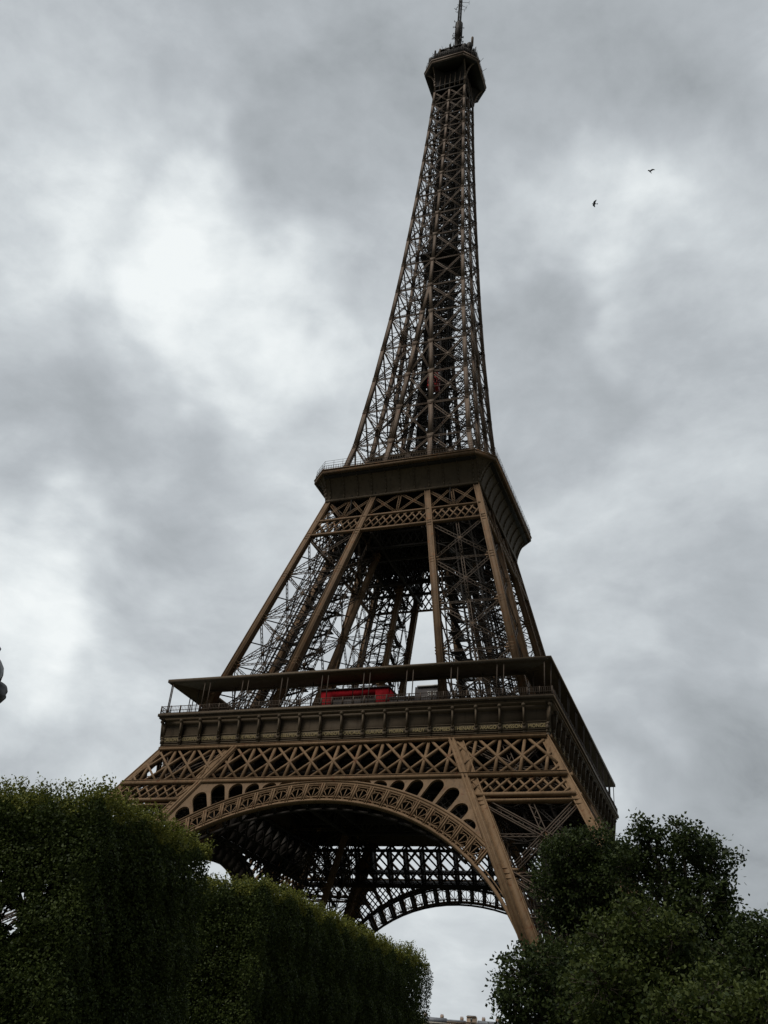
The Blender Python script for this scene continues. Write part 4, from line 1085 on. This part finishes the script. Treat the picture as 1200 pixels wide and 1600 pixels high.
THIN = nrm(V3(-.638, .761, .121))      # the thin places in the foliage run through the crown this way
def clipped_tree(x, y, wx, wy, z0_, z1_, label, dens=1.0, fringe=.26, leaf=.105, holes=()):
    t = thing('clipped_tree', label, 'tree', (x, y, 0), 'clipped trees in the avenue row')
    H_ = z1_ - z0_; area = 2 * (wx + wy) * H_ + wx * wy
    n = int(area * 400 * dens); P = []
    sx, sy, sz = wx / 2, wy / 2, H_ / 2
    q = RNG.uniform(-1, 1, (n, 3))
    # throw the points towards the clipped surface, with rounded arrises and a lumpy face
    ax_ = RNG.choice(3, n, p=[wy * H_ * 2 / (2 * (wx + wy) * H_ + 2 * wx * wy), wx * H_ * 2 / (2 * (wx + wy) * H_ + 2 * wx * wy), 2 * wx * wy / (2 * (wx + wy) * H_ + 2 * wx * wy)])
    sg = np.sign(RNG.uniform(-1, 1, n)); idx = np.arange(n); q[idx, ax_] = sg
    depth = RNG.exponential(.38, n)
    nr = np.zeros((n, 3)); nr[idx, ax_] = sg
    p_ = 13.0
    nn = (np.abs(q) ** p_).sum(1) ** (1 / p_); q = q / nn[:, None]
    pos = q * np.array([sx, sy, sz])
    lump = .15 * (np.sin(pos[:, 0] * 2.1 + x) * np.sin(pos[:, 1] * 1.7 + y) + np.sin(pos[:, 2] * 2.6 + pos[:, 0] + x * 3) * .9 + .7 * np.sin(pos[:, 1] * 4.1 + pos[:, 2] * 3.3))
    pos = pos - nr * (depth - lump)[:, None]
    keep = np.ones(n, bool)
    for (hx, hy, hz, hr) in holes:
        dd = np.linalg.norm(np.cross(pos + np.array([x, y, (z0_ + z1_) / 2]) - np.array([hx, hy, hz]), THIN), axis=1); keep &= dd > hr * RNG.uniform(.6, 1.3, n)
    pos = pos[keep]; ax2 = ax_[keep]; sg2 = sg[keep]; dp2 = depth[keep]; nr = nr[keep]
    toph = pos[:, 2] > sz - .7 + .3 * np.sin(pos[:, 0] * 3 + pos[:, 1] * 2)
    sh = np.clip(RNG.uniform(-.3, 1, len(pos)), 0, 1) * toph * (dp2 < .5) * .9
    edge = (pos[:, 1] > sy - .5) | (pos[:, 0] > sx - .35)
    sh = np.maximum(sh, edge * toph * RNG.uniform(0, 1, len(pos)) * .9)
    # loose summer shoots standing above the clipped top
    ns = int(wx * wy * 16 * fringe / .35); S = []; SS = []
    for i in range(ns):
        bx, by = RNG.uniform(-sx * .97, sx * .97), RNG.uniform(-sy * .97, sy * .97); L = RNG.uniform(.12, fringe * 1.7)
        lean = RNG.normal(size=2) * .22
        for k in range(int(4 + L * 12)):
            u = RNG.uniform(0, 1); S.append((bx + lean[0] * u * L + RNG.normal() * .05, by + lean[1] * u * L + RNG.normal() * .05, sz - .1 + u * L)); SS.append(.25 + .5 * u * RNG.uniform(.3, 1))
    allp = np.concatenate([pos, np.array(S)]); alls = np.concatenate([sh, np.array(SS)]); alln = np.concatenate([nr, np.zeros((len(S), 3))])
    allp[:, 2] += (z0_ + z1_) / 2
    # old wood and shaded leaves fill the inside
    ni = int(wx * wy * H_ * 45); ip = RNG.uniform(-1, 1, (ni, 3)) * np.array([sx - .55, sy - .5, sz - .55]) + np.array([0, 0, (z0_ + z1_) / 2])
    kp = np.ones(ni, bool)
    for (hx, hy, hz, hr) in holes:
        dd = np.linalg.norm(np.cross(ip + np.array([x, y, 0]) - np.array([hx, hy, hz]), THIN), axis=1); kp &= dd > hr * 1.1
    leaves('inner_foliage', ip[kp], .30, LM_BOX, t)
    leaves('crown', allp, leaf, LM_BOX, t, alls, alln)
    segs = [((0, 0, 0), (.05, 0, z0_ + .8), .22, .17)]
    tops = []
    for k in range(7):
        a = k * .9; e = (math.cos(a) * sx * .75, math.sin(a) * sy * .75, z0_ + H_ * RNG.uniform(.45, .95)); s0 = (.05, 0, z0_ + RNG.uniform(.2, .8)); segs.append((s0, e, .11, .03))
        for j in range(3):
            u = RNG.uniform(.4, .95); b0 = np.array(s0) + (np.array(e) - np.array(s0)) * u
            e2 = b0 + RNG.normal(size=3) * np.array([.9, .9, .8]); e2[0] = np.clip(e2[0], -sx * .85, sx * .85); e2[1] = np.clip(e2[1], -sy * .85, sy * .85); e2[2] = min(e2[2], z1_ - .5)
            segs.append((tuple(b0), tuple(e2), .04, .012))
    limbs('trunk', segs, t)
    return t
TOP = 11.1
HOLES = ((36.87, -144.9, 6.65, .42), (37.3, -144.9, 6.15, .22), (37.26, -144.9, 7.38, .2), (38.33, -144.9, 7.53, .18), (37.57, -144.9, 8.5, .08), (36.0, -144.9, 8.0, .2), (39.9, -144.9, 4.6, .1))
def ct(*a, **k): return clipped_tree(*a, **k)
ct(37.7, -142.9, 4.9, 5.0, 2.6, TOP, 'big clipped box-shaped tree filling the lower left corner, loose shoots on its top', holes=HOLES, fringe=.4)
ct(37.7, -138.6, 4.8, 4.0, 2.6, TOP - .05, 'clipped tree at the far right end of the nearest block, yellowish along its edge', holes=HOLES)
ct(32.9, -142.8, 5.0, 5.1, 2.6, TOP + .2, 'clipped tree beside the big near one, a strip of it at the left edge', fringe=.4, holes=HOLES)
for i, (y, lb_) in enumerate(((-128.6, 'clipped tree at the near corner of the second block, just behind the gap'), (-123.4, 'second clipped tree along the face of the second block'), (-118.2, 'middle clipped tree along the face of the second block'), (-113.0, 'fourth clipped tree along the face of the second block'))):
    ct(37.5, y, 5.0, 5.3, 2.4, 10.9 - .06 * i, lb_, fringe=.22)
ct(37.5, -107.2, 4.9, 5.6, 2.6, 10.75, 'rounded looser clipped tree at the far right end of the row', fringe=.45, dens=.75)
ct(32.4, -128.5, 5.0, 5.3, 2.4, 10.85, 'clipped tree behind the corner tree of the second block, seen in the gap', fringe=.22)
ct(36.9, -100.6, 2.6, 2.6, 2.0, 7.3, 'small loose tree low beyond the far end of the clipped row', fringe=.5, dens=.6)

def wild_tree(name, label, base, blobs, leafm, leaf=.15, dens=1.0, gap=0.0, low=None, seed=1, trunk=.28):
    global RNG
    t = thing(name, label, 'tree', (base[0], base[1], 0), 'leafy trees right of the tower arch')
    P = []; S = []; segs = []
    bx, by = base; zmin = min(b_[2] for b_ in blobs)
    fork = np.array([bx, by, max(2.2, zmin - 2.5)])
    segs.append(((0, 0, 0), (0, 0, fork[2]), trunk, trunk * .75))
    bl = list(blobs)
    if low:
        bl += low
    for (x, y, z_, r) in bl:
        c = np.array([x, y, z_])
        mid_ = (fork + c) / 2 + np.array([0, 0, .25 * abs(z_ - fork[2])])
        segs.append((tuple(fork - [bx, by, 0]), tuple(mid_ - [bx, by, 0]), trunk * .5, trunk * .28)); segs.append((tuple(mid_ - [bx, by, 0]), tuple(c - [bx, by, 0]), trunk * .28, .035))
        nc = int(64 * r * r * dens) + 16
        ni = int(260 * r ** 2.4); ip = RNG.normal(size=(ni, 3)); ip /= np.linalg.norm(ip, axis=1, keepdims=True); ip = c + ip * (RNG.random((ni, 1)) ** .5) * r * .72; P.append(ip); S.append(np.zeros(ni))
        for k in range(nc):
            u = RNG.normal(size=3); u /= np.linalg.norm(u)
            spray = RNG.random() < .13
            rr = r * RNG.uniform(.45, 1.0) ** .6 * (1 + .14 * math.sin(5 * u[0] + 3 * u[2] + x)) * (1.2 if spray else 1)
            cc = c + u * rr * np.array([1, 1.05, .92])
            if RNG.random() < gap: continue
            if k % 4 == 0 or spray: segs.append((tuple(c - [bx, by, 0]), tuple(cc - [bx, by, 0]), .03, .008))
            nl = int(RNG.uniform(14, 26)); sc = RNG.uniform(.12, .26)
            pts = cc + RNG.normal(size=(nl, 3)) * np.array([sc, sc, sc * .65]) + (u[None] * RNG.uniform(-.35, .22, nl)[:, None] if spray else u * RNG.uniform(0, .15))
            P.append(pts); S.append(np.clip(RNG.uniform(-.6, .5 + .5 * u[2], nl), 0, .8))
    P = np.concatenate(P) - np.array([bx, by, 0]); S = np.concatenate(S)
    leaves('crown', P, leaf, leafm, t, S); limbs('trunk', segs, t, n=6)
    return t
BLOBS = {'A': [(59.18, -127.75, 13.41, 0.99), (57.32, -127.48, 13.73, 0.72), (60.04, -125.7, 12.93, 1.08), (57.97, -126.45, 12.04, 1.72), (59.34, -127.72, 10.45, 1.41), (56.47, -127.02, 12.62, 0.96), (60.38, -126.59, 11.22, 0.69), (60.02, -127.5, 9.21, 1.25), (58.27, -126.0, 9.11, 1.73)],'B': [(52.68, -123.44, 13.79, 1.12), (54.0, -122.43, 14.19, 1.27), (51.87, -122.45, 12.72, 1.0), (53.76, -122.36, 12.2, 1.97), (55.04, -121.73, 13.93, 1.11), (52.15, -121.77, 11.19, 1.06), (53.95, -120.84, 10.62, 1.92), (52.81, -122.94, 8.64, 1.42), (55.68, -121.47, 11.17, 1.63)],'D': [(53.43, -132.84, 7.55, 0.77), (52.94, -134.11, 6.79, 0.9), (52.84, -134.96, 5.8, 0.72), (53.64, -132.01, 6.42, 1.16), (53.11, -134.05, 5.19, 1.02), (55.06, -133.62, 5.66, 1.34)],'C': [(58.39, -141.61, 7.53, 0.84), (57.52, -142.59, 6.86, 0.82), (59.46, -142.69, 7.05, 0.72), (58.35, -141.95, 6.09, 1.45), (57.52, -144.16, 5.45, 1.0), (59.45, -142.03, 5.78, 1.04), (58.4, -143.07, 4.63, 1.46)],'F': [(61.9, -148.65, 4.49, 0.8), (60.63, -147.09, 4.93, 0.76), (59.78, -146.39, 4.54, 0.78), (61.4, -148.33, 4.4, 0.59)],'E': [(61.44, -130.14, 9.05, 0.88), (62.2, -131.07, 8.62, 1.01), (60.79, -129.85, 8.16, 1.04), (62.85, -129.89, 8.23, 1.28), (61.84, -131.29, 7.55, 1.04), (60.2, -129.62, 7.34, 0.93), (62.12, -130.06, 6.81, 1.38), (61.26, -130.0, 5.88, 1.25)]}
wild_tree('plane_tree', 'tall open plane tree whose top rises against the sky right of the tower', (58.6, -126.6), BLOBS['A'], LM_A, .175, .95, .12, [(58.6, -126.6, 6.6, 1.8), (60.2, -126.6, 7.4, 1.3)], trunk=.32)
wild_tree('plane_tree', 'dark rounded plane tree covering the foot of the right leg', (54.2, -122.2), BLOBS['B'], LM_A, .165, 1.0, .03, [(54.4, -122.2, 7.2, 1.9), (55.8, -122, 8.4, 1.7), (53, -122, 6.4, 1.3)], trunk=.32)
wild_tree('leafy_tree', 'lower dark tree at the left of the right-hand group, under the arch end', (53.8, -133.4), BLOBS['D'], LM_A, .15, 1.1, .04, [(53.6, -133.4, 4.2, 1.3), (55.0, -133.2, 4.4, 1.3)], trunk=.2)
wild_tree('leafy_tree', 'brighter green bushy tree standing in front of the right-hand group', (58.4, -142.7), BLOBS['C'], LM_C, .13, 1.3, 0, [(57.4, -142.8, 3.9, 1.2), (59.4, -142.7, 3.9, 1.2), (58.4, -142.8, 3.2, 1.2)], trunk=.18)
wild_tree('leafy_tree', 'low fresh green crown at the bottom right corner', (60.5, -147.5), BLOBS['F'], LM_C, .12, 1.5, 0, [(60.4, -147.5, 3.6, .9), (61.2, -147.5, 3.7, .8)], trunk=.14)
wild_tree('leafy_tree', 'dark tree at the right edge, lower than the tall plane tree', (61.4, -130.5), BLOBS['E'], LM_A, .155, 1.1, .05, [(61.3, -130.5, 4.6, 1.4), (62.2, -130.5, 5.4, 1.3)], trunk=.24)
